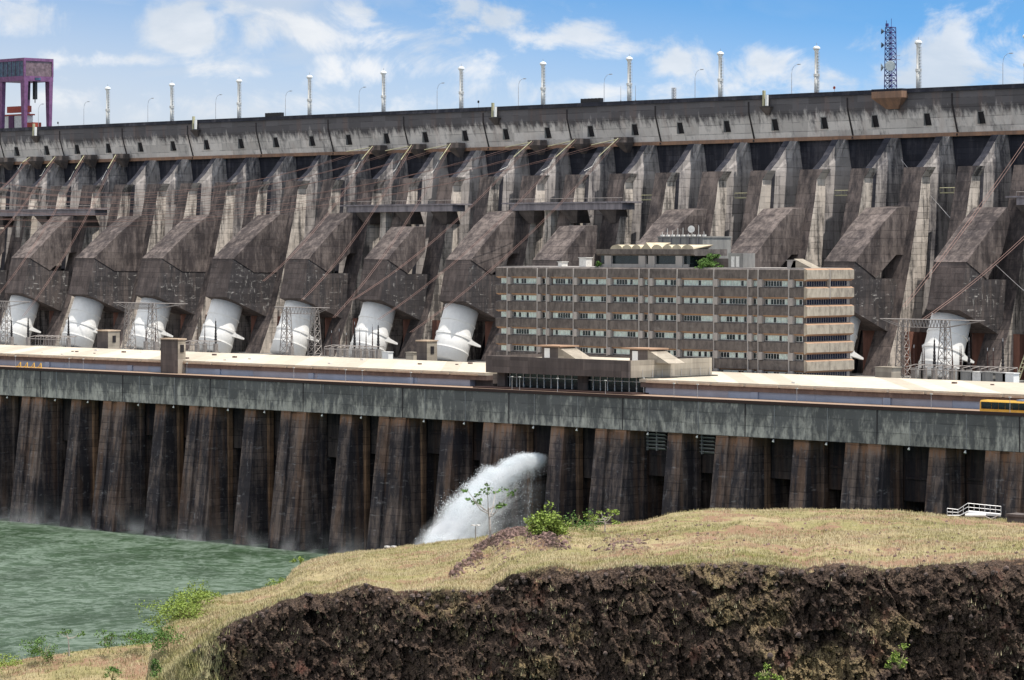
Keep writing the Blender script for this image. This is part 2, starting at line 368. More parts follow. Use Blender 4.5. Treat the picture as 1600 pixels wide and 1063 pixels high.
# ---- powerhouse lower block
ph = thing('powerhouse', (-500, 30, 0), 'long weathered concrete powerhouse with cream flat roof and tall piers standing in the river', 'powerhouse')
b = MB(); b.prism([(0, 30.9), (0.1, 37.35), (.5, 37.35), (.5, 36.5), (19, 36.5), (19, 30.9)], XL, XR); b.build('wall_band', 'band', ph)
b = MB(); b.box(XL, XR, -.1, .3, 37.354, 38.0); b.build('deck_kerb', 'kerb', ph)
b = MB(); b.box(XL, XR, 11, 18.2, 36.504, 37.3); b.build('side_walk', 'deck', ph)
b = MB(); b.box(XL, XR, .504, 10.99, 36.504, 36.53); b.build('road', 'deck', ph)
b = MB(); b.box(XL, XR, 12, 60, -3, 30.88); b.build('inner_wall', 'hole', ph)  # near-black colour paints the dark of the deep cavities
UNIT0 = -453.9; PITCH = 32.9
for n in range(-22, 7):
    for kind in (0, 1):
        x0 = UNIT0 + PITCH * n + (0 if kind == 0 else 20.0); wdt = 9.5 if kind == 0 else 3.8
        if x0 + wdt > XR or x0 < XL: continue
        b = MB()
        b.loft([[(x0 - .3, -3.2 - .0, -3), (x0 + wdt + .5, -3.2, -3), (x0 + wdt + .6, 2.6, -3), (x0 + wdt + .6, 11.9, -3), (x0 - .3, 11.9, -3)],
                [(x0, .7, 30.88), (x0 + wdt, .7, 30.88), (x0 + wdt, 2.6, 30.88), (x0 + wdt, 11.9, 30.88), (x0, 11.9, 30.88)]])
        if kind == 0:   # twin ribs on the front of the wide pier
            for q in (0.02, 5.4):
                b.loft([[(x0 + q, -3.9, -3), (x0 + q + 3.6, -3.9, -3), (x0 + q + 3.6, -3.0, -3), (x0 + q, -3.0, -3)],
                        [(x0 + q + .4, .15, 30.87), (x0 + q + 3.6, .15, 30.87), (x0 + q + 3.6, .9, 30.87), (x0 + q + .4, .9, 30.87)]])
        p = b.build('pier', ['pier', 'gatewall'], ph)

        b = MB(); b.box(x0 + wdt - .2, x0 + wdt + .8 + .3 * kind, 3.9, 5.1, -3, 30.86)
        b.build('gate_guide', 'pier_rust' if random.random() < .5 else 'pier', p)
        # recess wall with the draft-tube opening
        xa, xb = x0 + wdt + 1.0, x0 + (20.0 if kind == 0 else 12.9) + .0
        zo = 21.5 + 1.5 * math.sin(n * 2.3 + kind)
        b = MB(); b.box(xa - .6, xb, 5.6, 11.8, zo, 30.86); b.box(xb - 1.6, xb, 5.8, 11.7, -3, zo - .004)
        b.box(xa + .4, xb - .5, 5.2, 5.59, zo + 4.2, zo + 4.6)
        b.build('recess_wall', 'gatewall', ph)  # dark wall colour deepens the black of the recesses
# louvred grilles in two recesses
for (u0, u1, v0, v1) in ((1012, 1041, 674, 701), (1076, 1118, 678, 706)):
    xa, z = onY(u0, 5.0); xb, _ = onY(u1, 5.0); zt, zb = zat(v0, z), zat(v1, z)
    b = MB(); k = 6
    for i in range(k):
        zz_ = zb + (zt - zb) * i / (k - 1) - .2
        b.add([(xa, 5.3, zz_), (xb, 5.3, zz_), (xb, 4.6, zz_ + .35), (xa, 4.6, zz_ + .35), (xa, 5.3, zz_ + .1), (xb, 5.3, zz_ + .1), (xb, 4.6, zz_ + .45), (xa, 4.6, zz_ + .45)],
              [(0, 3, 2, 1), (4, 5, 6, 7), (0, 1, 5, 4), (1, 2, 6, 5), (2, 3, 7, 6), (3, 0, 4, 7)])
    b.box(xa - .2, xa, 4.8, 5.3, zb - .4, zt + .6); b.box((xa + xb) / 2 - .1, (xa + xb) / 2 + .1, 4.8, 5.28, zb - .4, zt + .6)
    b.build('louvre', 'galv', ph)
# joints on the band every unit
for n in range(-20, 6):
    x = UNIT0 + PITCH * n + 8.0
    b = MB(); b.box(x, x + .22, -.02, .3, 30.92, 37.3); b.build('expansion_joint', 'joint', ph)
# floodlights under the band with conduits
lu = [13, 88, 139, 218, 273, 358, 415, 505, 566, 664, 727, 835, 903, 1014, 1091, 1210, 1293, 1422, 1510]
for u in lu:
    X, _ = onY(u, 0)
    b = MB(); b.box(X - .025, X + .025, -.06, .1, 31, 37.3); b.tube([(X, -.3, 30.7), (X, -.3, 30.3)], [.14, .14], 8)
    p = b.build('floodlight', 'galv', ph)
    b = MB(); b.tube([(X, -.34, 30.4), (X, -.45, 30.2)], [.2, .24], 8); b.build('lamp_glass', 'lampglass', p)
# generator hall (two lengths) on the deck
XA = onY(762, 17)[0]; XB = onY(1003, 17)[0]
for (xa, xb) in ((XL, XA), (XB, XR)):
    b = MB(); b.box(xa, xb, 18.6, 52, 36.52, 40.1); b.build('hall_wall', 'darkcon', ph)
    b = MB(); b.prism([(16.6, 38.75), (16.6, 39.8), (18.6, 39.8), (18.6, 38.75)], xa, xb); b.build('fascia', 'fascia', ph)
    b = MB(); b.box(xa, xb, 16.2, 58, 40.1, 40.45); b.box(xa, xb, 16.2, 18.6, 39.81, 40.097); b.build('roof', 'roof', ph)
    b = MB(); x = xa + 2
    while x < xb - 9:
        b.box(x, x + 8.4, 15.98, 16.19, 39.75, 40.15); x += 9.2
    b.build('roof_edge', 'lip', ph)
    x = xa + 1
    k = 0
    while x < xb - 12:
        L = min(random.choice((11, 17, 17, 23)), xb - x)
        b = MB(); b.box(x, x + L - .06, 17.0, 18.58, 37.31, 38.74); b.build('wall_panel', 'blue_panel' if k % 3 else 'blue_panel2', ph)
        x += L; k += 1
    for j in range(14):       # corbel blocks between panels
        x = UNIT0 + 34 * (j - 8) + 28
        if xa + 3 < x < xb - 3:
            b = MB(); b.prism([(16.7, 37.305), (16.7, 38.7), (16.99, 38.7), (16.99, 37.305)], x, x + 1.8); b.build('corbel', 'blue_panel', ph)
# sparse roof clutter
for i in range(46):
    x = random.uniform(-780, -330)
    if XA - 2 < x < XB + 30: continue
    yq = random.uniform(20, 50); s_ = random.uniform(.25, .7)
    b = MB(); b.box(x, x + s_ * 1.6, yq, yq + s_, 40.454, 40.454 + s_ * .6); b.build('roof_vent', 'fascia' if i % 2 else 'off_white', ph)
# upstream yard
struct(MB().box(XL, XR, 52.01, 200, 30, 36.0).build('yard', 'greycon'))

# ---- main dam
dam = thing('dam', (-500, 165, 36), 'huge hollow gravity concrete dam with sloping buttresses and pale crest wall', 'dam')
b = MB(); b.prism([(175.2, 107.4), (175.3, 104), (177.6, 97.0), (199, 97.0), (199, 107.4)], XL, XR); b.build('crest_wall', 'head', dam)
b = MB(); b.prism([(174.75, 107.403), (174.9, 108.5), (175.3, 108.5), (175.3, 107.8), (199, 107.8), (199, 107.403)], XL, XR); b.build('parapet', 'web', dam)
b = MB(); b.box(XL, XR, 177.3, 199, 96.0, 96.99); b.build('seam_ledge', 'seam', dam)
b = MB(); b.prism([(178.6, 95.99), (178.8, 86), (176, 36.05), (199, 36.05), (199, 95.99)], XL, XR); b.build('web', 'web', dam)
NB = range(-4, 15)
xb0 = -470.3
def lerp(a, b, t): return a + (b - a) * t
def FY(zq): return 148 + 16 * ((zq - 36) / 52) ** .72
for n in NB:
    xc = xb0 - 34 * n
    # joint in the head
    xj = -530.8 + 34 * (2 - n)
    b = MB(); b.loft([[(xj + dx, yq, zq) for (dx, yq) in ((0, yo), (.45, yo), (.45, yo + .5), (0, yo + .5))] for (zq, yo) in ((96.2, 177.05), (97, 177.4), (104, 175.18), (106.8, 175.1))])
    b.build('contraction_joint', 'joint', dam)
    for kind in (0, 1):
        if kind == 0: xl, xr, ov, ft = xc + 1.2, xc + 7.6, 2.6, 3.0
        else: xl, xr, ov, ft = xc - 15.8, xc - 11.2, .4, 3.2
        zs = [36.05, 50, 65, 80, 85.5, 88]
        rings = []
        for zq in zs:
            k = (zq - 36) / 52; fy = FY(zq); th = lerp(11, ft, k)
            wr = xr + (1.4 if zq > 87 else 0) - (.0 if kind else .3) * (1 if zq == 85.5 else 0); wl = xl - (1 - k) * .6
            rings.append([(wl, fy, zq), (wr, fy, zq), (wr, fy + th, zq), (wl, fy + th, zq)])
        b = MB(); b.loft(rings)
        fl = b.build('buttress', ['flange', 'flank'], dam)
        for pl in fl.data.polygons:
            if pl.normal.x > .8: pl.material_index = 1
        # stem behind the flange
        rings = []
        for zq in [36.05, 60, 80, 87.9, 91, 96]:
            wy = lerp(176.3, 179.1, (zq - 36) / 50) if zq < 86 else 179
            if zq < 88.5:
                k = (zq - 36) / 52; fy = FY(zq) + lerp(11, ft, k) - .3; sp = 1.3
            else:
                fy = lerp(168, 175, (zq - 88) / 8); sp = lerp(1.2, .2, (zq - 88) / 8)
            xw = xr - ov - 2.2
            rings.append([(xw, fy, zq), (xr - ov, fy, zq), (xr - ov, fy + 2.2, zq), (xr - ov + .6, lerp(fy, wy, .5), zq), (xr - ov + sp, wy, zq), (xw, wy, zq)])
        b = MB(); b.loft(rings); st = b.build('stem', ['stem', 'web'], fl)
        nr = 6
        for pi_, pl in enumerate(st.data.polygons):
            if pi_ < 5 * nr and (pi_ % nr == 0 or (pi_ % nr == 1 and pi_ // nr < 3)): pl.material_index = 1  # stained dark front; lower flank strip paints the shadow beside the flange
    # penstock housing
    low = n in (6, 4, 12)          # bays that carry a service bridge
    xa, xe = xc - 4.9, xc + 4.9
    if low: top = [(140, 64.4), (150.5, 73.6), (155, 73.8), (154.5, 66.5), (148, 60.3)]
    elif n in (0, 12, 13): top = [(140, 64.4), (152.5, 75), (156, 77.6), (157.5, 75), (154, 66.5), (148, 60.3)]
    elif n in (8, 9, 10): top = [(140, 64.4), (151, 73), (158, 77.6), (168, 78), (168, 60), (148, 60.3)]
    else: top = [(140, 64.4), (151.0, 74), (156.5, 77.8), (168, 78.4), (168, 66), (156, 66), (148, 60.3)]
    b = MB(); b.prism(top, xa - .05, xe + .15); hs_ = b.build('penstock_housing', ['housing', 'housing_low'], dam)
    b = MB(); b.prism([(140.1, 64.3), (148, 60.2), (168, 60), (168, 46.5), (152.4, 47.1), (137.4, 53)], xa, xe)
    o = b.build('lower_housing', ['housing_low', 'housing_white'], hs_)
    b = MB(); b.prism([(155, 47.0), (168, 46.4), (168, 36.05), (155, 36.05)], xa + .2, xe + 4.6); b.build('saddle', 'redwall', hs_)
    for pl in o.data.polygons:
        if pl.normal.x > .8: pl.material_index = 1
# inspection openings with stained sills
for j in range(-22, 14):
    x = -539.1 + 17.0 * j
    if x > XR - 5 or x < XL + 5: continue
    b = MB()
    b.cur = 0; b.add([(x - .75, 176.6, 99.0), (x + .75, 176.6, 99.0), (x + .75, 175.75, 101.9), (x - .75, 175.75, 101.9),
                      (x - .75, 178.2, 99.0), (x + .75, 178.2, 99.0), (x + .75, 178.2, 101.9), (x - .75, 178.2, 101.9)],
                     [(0, 1, 2, 3), (0, 4, 5, 1), (1, 5, 6, 2), (2, 6, 7, 3), (3, 7, 4, 0)])
    b.cur = 1; b.box(x - .9, x - .75, 175.7, 177.2, 98.9, 102); b.box(x - .9, x + .9, 175.65, 177.2, 101.95, 102.1)
    b.build('opening', ['hole', 'greycon'], dam)

# ================================================================== PENSTOCKS
def make_penstock(label):
    r = thing('penstock', (0, 0, 36), label, 'penstock', 'white penstock pipes at the foot of the dam')
    a = Vector((0, -.359, -.933)); p0 = Vector((0, 4.8, 15.6)) + Vector((0, 0, 36))
    def P(t): return p0 + a * t
    b = MB(); b.tube([P(-1.5), P(7), P(8.6), P(10.5), P(16.6)], [4.85, 4.85, 4.88, 5.05, 5.15], 48)
    smooth(b.build('pipe', 'pen_white', r))
    for (t0, rr, hh) in ((5.2, 5.03, .3), (9.0, 5.22, .7), (13.2, 5.25, .3)):
        b = MB(); b.tube([P(t0), P(t0 + hh)], [rr, rr], 48); b.build('ring', 'pen_white', r)
    q = P(9.3)
    b = MB(); b.add([(3.9, q.y - 1.5, q.z + .8), (4.9, q.y - 1.5, q.z + .8), (4.9, q.y + 5.6, q.z - 2.4), (3.9, q.y + 5.6, q.z - 2.4),
                     (3.9, q.y - 1.8, q.z - 1.2), (4.9, q.y - 1.8, q.z - 1.2), (4.9, q.y + 5.5, q.z - 2.9), (3.9, q.y + 5.5, q.z - 2.9)],
                    [(0, 3, 2, 1), (4, 5, 6, 7), (0, 1, 5, 4), (1, 2, 6, 5), (2, 3, 7, 6), (3, 0, 4, 7)])
    b.build('support_arm', 'pen_white', r)
    return r
plabels = {11: 'white penstock pipe behind lattice mast at the far left edge', 10: 'white penstock pipe left of the small square concrete hut', 9: 'white penstock pipe behind the lattice gantry beside the tall stair tower',
           8: 'white penstock pipe just right of the tall stair tower', 7: 'white penstock pipe behind the lattice mast in the middle of the row', 6: 'white penstock pipe below the service bridge with black insulators in front',
           5: 'white penstock pipe just left of the office building', 1: 'white penstock pipe mostly hidden behind the right end of the office building', 0: 'white penstock pipe behind the big gantry at the far right'}
proto = None
for n in (0, 1, 2, 3, 4, 5, 6, 7, 8, 9, 10, 11, 12, -1):
    if n in (2, 3, 4): continue
    loc = (xb0 - 2.3 - 34 * n, 139.2, 36)
    lab = plabels.get(n, 'white penstock pipe out past the edge of the picture')
    if n in (12, -1): continue
    if proto is None: proto = make_penstock(lab); proto.location = loc
    else: dup(proto, loc, lab)

# ================================================================== SERVICE BRIDGES
def service_bridge(u0, u1, vtop, label):
    Y = 158
    xa, z = onY(u0, Y); xe, z2 = onY(u1, Y); zt = 79.9
    r = thing('service_bridge', ((xa + xe) / 2, Y, 36), label, 'bridge', 'service bridges across the dam face')
    b = MB(); b.box(xa, xe, Y, Y + 5, zt - 1.8, zt); b.build('deck_beam', 'bridge', r)
    b = MB(); b.box(xa - 3, xe + 2, Y - .4, Y + 6, zt + .004, zt + .4); b.build('walkway', 'bridge', r)
    L = xe - xa
    for q in (.13, .52, .86):
        b = MB(); x = xa + L * q
        b.loft([[(x - 3.4, Y + .5, zt - 1.81), (x + 3.4, Y + .5, zt - 1.81), (x + 3.4, Y + 4.5, zt - 1.81), (x - 3.4, Y + 4.5, zt - 1.81)],
                [(x - .8, Y + 2.5, zt - 5.4), (x + 1.2, Y + 2.5, zt - 5.4), (x + 1.2, Y + 8, zt - 5.4), (x - .8, Y + 8, zt - 5.4)]])
        b.build('bracket', 'darkcon', r)
    x = xa + L * .27
    b = MB(); b.box(x, x + 2.4, Y + 2, Y + 4.4, 36.05, zt - 1.83); b.build('column', 'flank', r)
    b = MB()
    k = 0; x = xa
    while x < xe:
        b.bar((x, Y, zt + .4), (x, Y, zt + 1.4), .06); x += 3
    b.bar((xa, Y, zt + 1.4), (xe, Y, zt + 1.4), .07); b.build('railing', 'steel', r)
service_bridge(543, 707, 318, 'grey concrete service bridge across the buttresses left of the office building')
service_bridge(797, 972, 318, 'grey concrete service bridge on brackets directly above the office building roof')
service_bridge(-30, 148, 325, 'dark service bridge across the buttresses at the far left')
service_bridge(1588, 1700, 305, 'dark service bridge cut off by the right edge')

# ================================================================== LOBBY + OFFICE
def ZV(v, u, Y): return zat(v, onY(u, Y)[1])
lb = thing('lobby_building', (-478, 26, 37.3), 'low entrance building with dark concrete fascia and tall glass front below the offices', 'entrance building')
lx0, lx1 = onY(759, 14)[0], onY(982, 14)[0]
b = MB(); b.cur = 0; b.box(lx0, lx1, 14, 14.6, 40.7, 44.3); b.cur = 1; b.box(lx1 - .5, lx1 + .1, 14.604, 40, 40.7, 44.28); b.cur = 0; b.box(lx0 - .1, lx0 + .4, 14.604, 40, 40.7, 44.28)
b.build('fascia', ['darkcon', 'beige'], lb)  # paler right wall: its sunlit side is put into the colour
b = MB(); b.box(lx0 + .41, lx1 - .51, 14.61, 39.9, 40.9, 43.6); b.build('roof', 'roof', lb)
b = MB(); b.box(lx0 + .5, lx1 + 2, 18.5, 39.8, 37.31, 40.69); b.build('glass_hall', 'glass_dark', lb)
b = MB(); x = lx0 + 3
i = 0
while x < lx1 + 1.9:
    b.box(x, x + .16, 18.3, 18.49, 37.32, 40.68); x += 2.1; i += 1
b.box(lx0 + .5, lx1 + 2, 18.32, 18.48, 39.6, 39.72)
b.build('window_frame', 'frame', lb)
b = MB(); b.box(lx0 + 24, lx0 + 27, 18.0, 18.29, 37.33, 40.68); b.build('wall_pillar', 'darkcon', lb)
b = MB(); b.box(lx0, lx0 + 2.4, 17.5, 19, 37.31, 40.68); b.build('wall_pillar', 'darkcon', lb)
b = MB(); b.box(XA + .02, XB - .02, 40.01, 58, 36.52, 40.4); b.build('rear_terrace', 'roof', lb)
b = MB(); b.box(lx0 + .42, lx1 - .52, 39.91, 40.0, 40.41, 43.9); b.build('rear_wall', 'darkcon', lb)
b = MB(); b.prism([(12, 37.304), (12, 37.6), (17, 37.6), (17, 37.304)], lx0 - 2, lx1 + 3); b.build('forecourt', 'kerb', lb)
# side wall ramp to the right
x1_, z1_ = onY(1012, 40); 
for (u0, u1, vt, vb) in ((851, 872, 541, 558), (988, 1012, 545, 561)):
    xa, z = onY(u0 - 4, 22); xe, _ = onY(u1, 22)
    b = MB(); b.box(xa, xe, 22, 27, 43.6, 46.3); p = b.build('roof_hut', 'darkcon', lb)
    b = MB(); b.prism([(21.5, 46.31), (21.5, 46.6), (27.5, 46.6), (27.5, 46.31)], xa - 2, xe + 1); b.build('hut_roof', 'soffit', p)
    b = MB(); b.add([(xe + .01, 22, 43.61), (xe + 6, 22, 43.61), (xe + .01, 22, 46.3), (xe + .01, 27, 43.61), (xe + 6, 27, 43.61), (xe + .01, 27, 46.3)], [(0, 1, 2), (3, 5, 4), (0, 3, 4, 1), (1, 4, 5, 2), (0, 2, 5, 3)])
    b.build('hut_side', 'beige', p)
    b = MB(); b.box(xa + .8, xa + 2.4, 21.9, 21.99, 43.7, 46); b.build('door', 'white_paint', p)
b = MB(); x = lx1 + .1
for i in range(8):
    b.bar((lx1 + .35, 18 + i * 3, 40.5), (lx1 + .35, 18 + i * 3, 42.3), .05)
b.build('fence_posts', 'galv', lb)
# right-hand light wall (upper deck) seen bright

ob = thing('office_building', (-496, 68, 40.5), 'long six storey concrete office building with horizontal window bands', 'office building')
OY = 60.0; ox0, ox1 = onY(774, OY)[0], onY(1256, OY)[0]; OD = 16.0
b = MB(); b.box(ox0 + .9, ox1 - .1, OY + .9, OY + OD - .1, 36.01, 62.6); b.build('core', 'office', ob)
edges = [ox0] + [onY(u, OY)[0] for u in (793, 840, 854.5, 896.4, 949, 999, 1014.5, 1058.5, 1115.7, 1169, 1185, 1233)] + [ox1]
for fl_ in range(6):
    zt = 63.0 - 3.98 * fl_; zb = zt - 2.0
    for i in range(len(edges) - 1):
        xa, xe = edges[i], edges[i + 1]
        b = MB()
        last = i == len(edges) - 2
        b.cur = 0; b.prism([(OY + .9, zb - .4), (OY, zb), (OY, zt), (OY + .9, zt + .28)], xa + .07, xe - (0 if last else .07))
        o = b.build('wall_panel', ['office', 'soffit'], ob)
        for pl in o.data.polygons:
            if pl.normal.z < -.3: pl.material_index = 1  # orange underside: warm bounce light put into the colour
        # window strip
        b = MB(); n_ = max(1, int((xe - xa - 1.9) / .85)); wx0 = xa + 1.35; wpx = (xe - 1.0 - wx0) / n_
        if xe - xa < 4: wx0 = xa + .9; n_ = 2 if xe - xa > 2.4 else 1; wpx = (xe - .4 - wx0) / n_
        z0_, z1_ = zb - 1.98 + .30, zb - .41
        b.cur = 0; b.box(wx0 - .1, wx0 + wpx * n_ + .02, OY + .78, OY + .89, z0_, z1_)
        for k in range(n_):
            b.cur = 1 if random.random() < .45 else 2
            b.box(wx0 + wpx * k + .07, wx0 + wpx * (k + 1) - .12, OY + .70, OY + .775, z0_ + .10, z1_ - .08)
        b.build('window', ['frame', 'glass_dark', 'blind'], ob)
    # right end face
    b = MB(); 
    for (ya, yb) in ((OY + .0, OY + 7.6), (OY + 7.75, OY + OD)):
        vs = []
        for yy_ in (ya, yb):
            vs += [(ox1 + .01, yy_, zb - .45), (ox1 + .95, yy_, zb), (ox1 + .95, yy_, zt), (ox1 + .01, yy_, zt + .35)]
        b.add(vs, [(0, 1, 2, 3), (7, 6, 5, 4), (0, 4, 5, 1), (1, 5, 6, 2), (2, 6, 7, 3), (3, 7, 4, 0)])
    o = b.build('end_panel', ['office_side', 'soffit'], ob)  # end face paler than the front, painting the sun on it
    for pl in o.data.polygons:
        if abs(pl.normal.z) > .3: pl.material_index = 1  # warm ledges and undersides: sun and bounce painted in
    b = MB(); b.cur = 0; zl = zb - .41
    b.box(ox1 - .09, ox1 - .02, OY + .95, OY + OD - .4, zl - 1.2, zl)
    b.cur = 1; k = 0; yq = OY + 1.1
    while yq < OY + OD - 1.8: b.box(ox1 - .019, ox1 + .03, yq, yq + .62, zl - 1.12, zl - .05); yq += .8
    b.build('end_window', ['office_lt', 'glass_navy'], ob)
for i, x in enumerate(edges[1:-1]):
    b = MB(); b.box(x - .12, x + .12, OY - .22, OY + .85, 40.5, 63.05)
    wide = .55 if i in (2, 7) else .8
    if i % 2 == 0 or True:
        for fl_ in range(6):
            zc_ = 63 - 3.98 * fl_ - 2.15
            b.box(x - .2, x + wide + .3, OY - .18, OY + .84, zc_ - 1.7, zc_ + .05)
    b.build('column', 'office_lt', ob)
for yq in (OY + 7.67,):
    b = MB(); b.box(ox1 + .1, ox1 + 1.05, yq - .07, yq + .07, 56.8, 63.1); b.build('edge_strip', 'office_lt', ob)
b = MB(); b.box(ox0 + .9, ox1 - .92, OY + .91, OY + OD - .9, 62.62, 63.4); b.build('roof', 'office_lt', ob)
# penthouse
px0, px1 = onY(936, OY + 1.5)[0], onY(1075, OY + 1.5)[0]
b = MB(); b.box(px0, px1, OY + 2.2, OY + 12, 63.41, 66.3); 
ph_ = b.build('penthouse', 'glass_dark', ob)
b = MB(); b.cur = 0; b.prism([(OY + 1.8, 66.0), (OY + 1.2, 66.35), (OY + 1.2, 67.5), (OY + 12.5, 67.5), (OY + 12.5, 66.0)], px0 - .6, px1 + 2); b.build('penthouse_roof', ['office'], ph_)
b = MB()
for u in (945, 998, 1013, 1056):
    x = onY(u, OY + 1.5)[0]; b.box(x, x + 2.0, OY + 1.4, OY + 2.1, 63.4, 66.0)
b.box(px0, px1, OY + 1.6, OY + 2.0, 63.405, 64.1); b.build('penthouse_pillar', 'office_lt', ph_)
# scalloped awning
ax0, ax1 = onY(949, OY + 1.6)[0], onY(1079, OY + 1.6)[0]
bs = [0, .145, .26, .37, .50, .63, .745, .86, 1.0]
b = MB()
for i in range(8):
    xa, xe = lerp(ax0, ax1, bs[i]), lerp(ax0, ax1, bs[i + 1]); cx, hw = (xa + xe) / 2, (xe - xa) / 2
    ht = 1.5 if i == 3 else 1.0
    ring0, ring1 = [], []
    for q in range(9):
        a_ = math.pi * q / 8; c0 = math.cos(a_)
        h_ = ht * (1 - abs(c0)) if i in (3,) else ht * math.sin(a_)
        ring0.append((cx - hw * c0, OY + 2.6, 67.51 + h_)); ring1.append((cx - hw * c0 * .9, OY + 9.5, 67.51 + ht * .98))
    ring0.append((cx, OY + 2.6, 67.505)); ring1.append((cx, OY + 9.5, 67.505))
    b.loft([ring0, ring1])
b.build('awning', 'awning', ph_)
b = MB(); b.box(px1 + 2.1, onY(1160, OY + 6)[0], OY + 6, OY + 12, 63.41, 65.4); b.build('plant_room', 'darkcon', ob)
b = MB(); xq = onY(1138, OY + 4)[0]; b.box(xq, xq + 4.4, OY + 4, OY + 8, 63.41, 66.6); b.build('roof_hut', 'greycon', ob)
b = MB(); b.box(xq + .9, xq + 1.9, OY + 3.9, OY + 3.99, 63.5, 65.9); b.box(xq + 2.3, xq + 3.3, OY + 3.9, OY + 3.99, 63.5, 65.9); b.build('door', 'off_white', ob)
for (u, w_, h_, mt) in ((905, 2.2, 2.0, 'off_white'), (1230, 2.4, 1.6, 'office_lt'), (872, 1.2, 1.0, 'off_white')):
    xq = onY(u, OY + 5)[0]; b = MB(); b.box(xq, xq + w_, OY + 5, OY + 7, 63.41, 63.41 + h_); b.box(xq - .2, xq + w_ + .2, OY + 4.8, OY + 7.2, 63.414 + h_, 63.55 + h_); b.build('roof_hut', mt, ob)
xq = onY(1240, OY + 6)[0]
b = MB(); b.add([(xq, OY + 5, 63.41), (xq + 6, OY + 5, 63.41), (xq + 1, OY + 5, 65.4), (xq, OY + 8, 63.41), (xq + 6, OY + 8, 63.41), (xq + 1, OY + 8, 65.4)], [(0, 1, 2), (3, 5, 4), (0, 3, 4, 1), (1, 4, 5, 2), (0, 2, 5, 3)]); b.build('roof_ramp', 'beige', ob)
# tank room behind the offices
tr = thing('tank_room', (-468, 95, 36), 'grey windowless plant tower rising behind the office roof with antennas', 'plant tower')
tx0, tx1 = onY(1028, 90)[0], onY(1098, 90)[0]
b = MB(); b.box(tx0, tx1, 90, 100, 36.01, 70.2); b.box(tx0 - .2, tx1 + .2, 89.8, 100.2, 70.204, 70.5); b.build('wall', 'greycon', tr)
b = MB()
for k in range(5): x = lerp(tx0, tx1, (k + .5) / 5); b.box(x, x + .15, 89.7, 89.95, 60, 70.1)
b.build('wall_rib', 'bridge', tr)
random.seed(3)
for i in range(9):
    x = lerp(tx0 + .5, tx1 - .5, i / 8); b = MB(); h_ = random.uniform(.5, 3.)
    b.bar((x, 91, 70.5), (x, 91, 70.5 + h_), .07); b.box(x - .4, x + .4, 90.8, 91.4, 70.51, 70.9); b.build('antenna', 'off_white', tr)
b = MB(); x = lerp(tx0, tx1, .72); b.tube([(x, 90.5, 72.2), (x + .12, 90.3, 72.2)], [.2, .85], 16); b.bar((x, 90.7, 70.5), (x, 90.7, 72.2), .08); b.build('dish', 'off_white', tr)

# ================================================================== HILL / CLIFF / BANK
def interp(tab, u):
    if u <= tab[0][0]: return tab[0][1]
    for (a, b_) in zip(tab, tab[1:]):
        if u <= b_[0]: return a[1] + (b_[1] - a[1]) * (u - a[0]) / (b_[0] - a[0])
    return tab[-1][1]
VC = [(225, 1080), (232, 1040), (243, 1004), (262, 978), (290, 950), (330, 934), (380, 928), (430, 917), (447, 910), (460, 890), (480, 878), (520, 867), (560, 862), (600, 859), (672, 853), (740, 844),
      (790, 834), (830, 829), (880, 826), (950, 822), (1010, 815), (1050, 803), (1100, 798), (1200, 797), (1300, 796), (1400, 798), (1450, 804), (1500, 810), (1560, 812), (1600, 815), (1900, 830)]
VE = [(225, 1085), (300, 1020), (340, 986), (360, 974), (420, 946), (480, 931), (530, 923), (570, 912), (620, 924), (700, 922), (760, 925), (800, 897), (860, 888), (920, 893), (1000, 885), (1100, 880), (1160, 878), (1200, 885), (1250, 890), (1300, 882), (1400, 890), (1500, 880), (1600, 875), (1900, 880)]
ZC = [(225, 352), (262, 362), (330, 385), (450, 430), (600, 425), (800, 400), (1000, 395), (1300, 400), (1600, 390), (1900, 385)]
ZE = [(225, 344), (340, 345), (570, 330), (800, 315), (1100, 300), (1600, 285), (1900, 280)]
def fb(x, y, z=0, o=4): return noise.fractal(Vector((x, y, z)), 1.0, 2.1, o)
def rim(u): return fb(u * .012, 3.1) * 7 + fb(u * .06, 9.1) * 4
def groundpt(u, k):     # k 0 = cliff edge, 1 = skyline
    ve, ze, vc, zc = interp(VE, u) + rim(u) * .7, interp(ZE, u), interp(VC, u), interp(ZC, u)
    k2 = 1 - (1 - k) ** 1.35
    v = lerp(ve, vc, k2); z = lerp(ze, zc, k)
    return v, z
NU, NT_, NC = 960, 64, 150
RUB = [(708, 900), (735, 880), (758, 860), (785, 846), (815, 836), (845, 842), (880, 858)]
def rubd(u, v):
    best = 1e9
    for (a, b_) in zip(RUB, RUB[1:]):
        ax, ay = a; bx_, by_ = b_; t_ = max(0, min(1, ((u - ax) * (bx_ - ax) + (v - ay) * (by_ - ay)) / ((bx_ - ax) ** 2 + (by_ - ay) ** 2)))
        best = min(best, math.hypot(u - lerp(ax, bx_, t_), (v - lerp(ay, by_, t_)) * 1.3))
    return best / max(4, 6 + 13 * math.exp(-((u - 812) / 45) ** 2) + 12 * fb(u * .045, v * .07, 2))
vs, fs, rockv = [], [], []
us = [225 + (1900 - 225) * (i / NU) for i in range(NU + 1)]
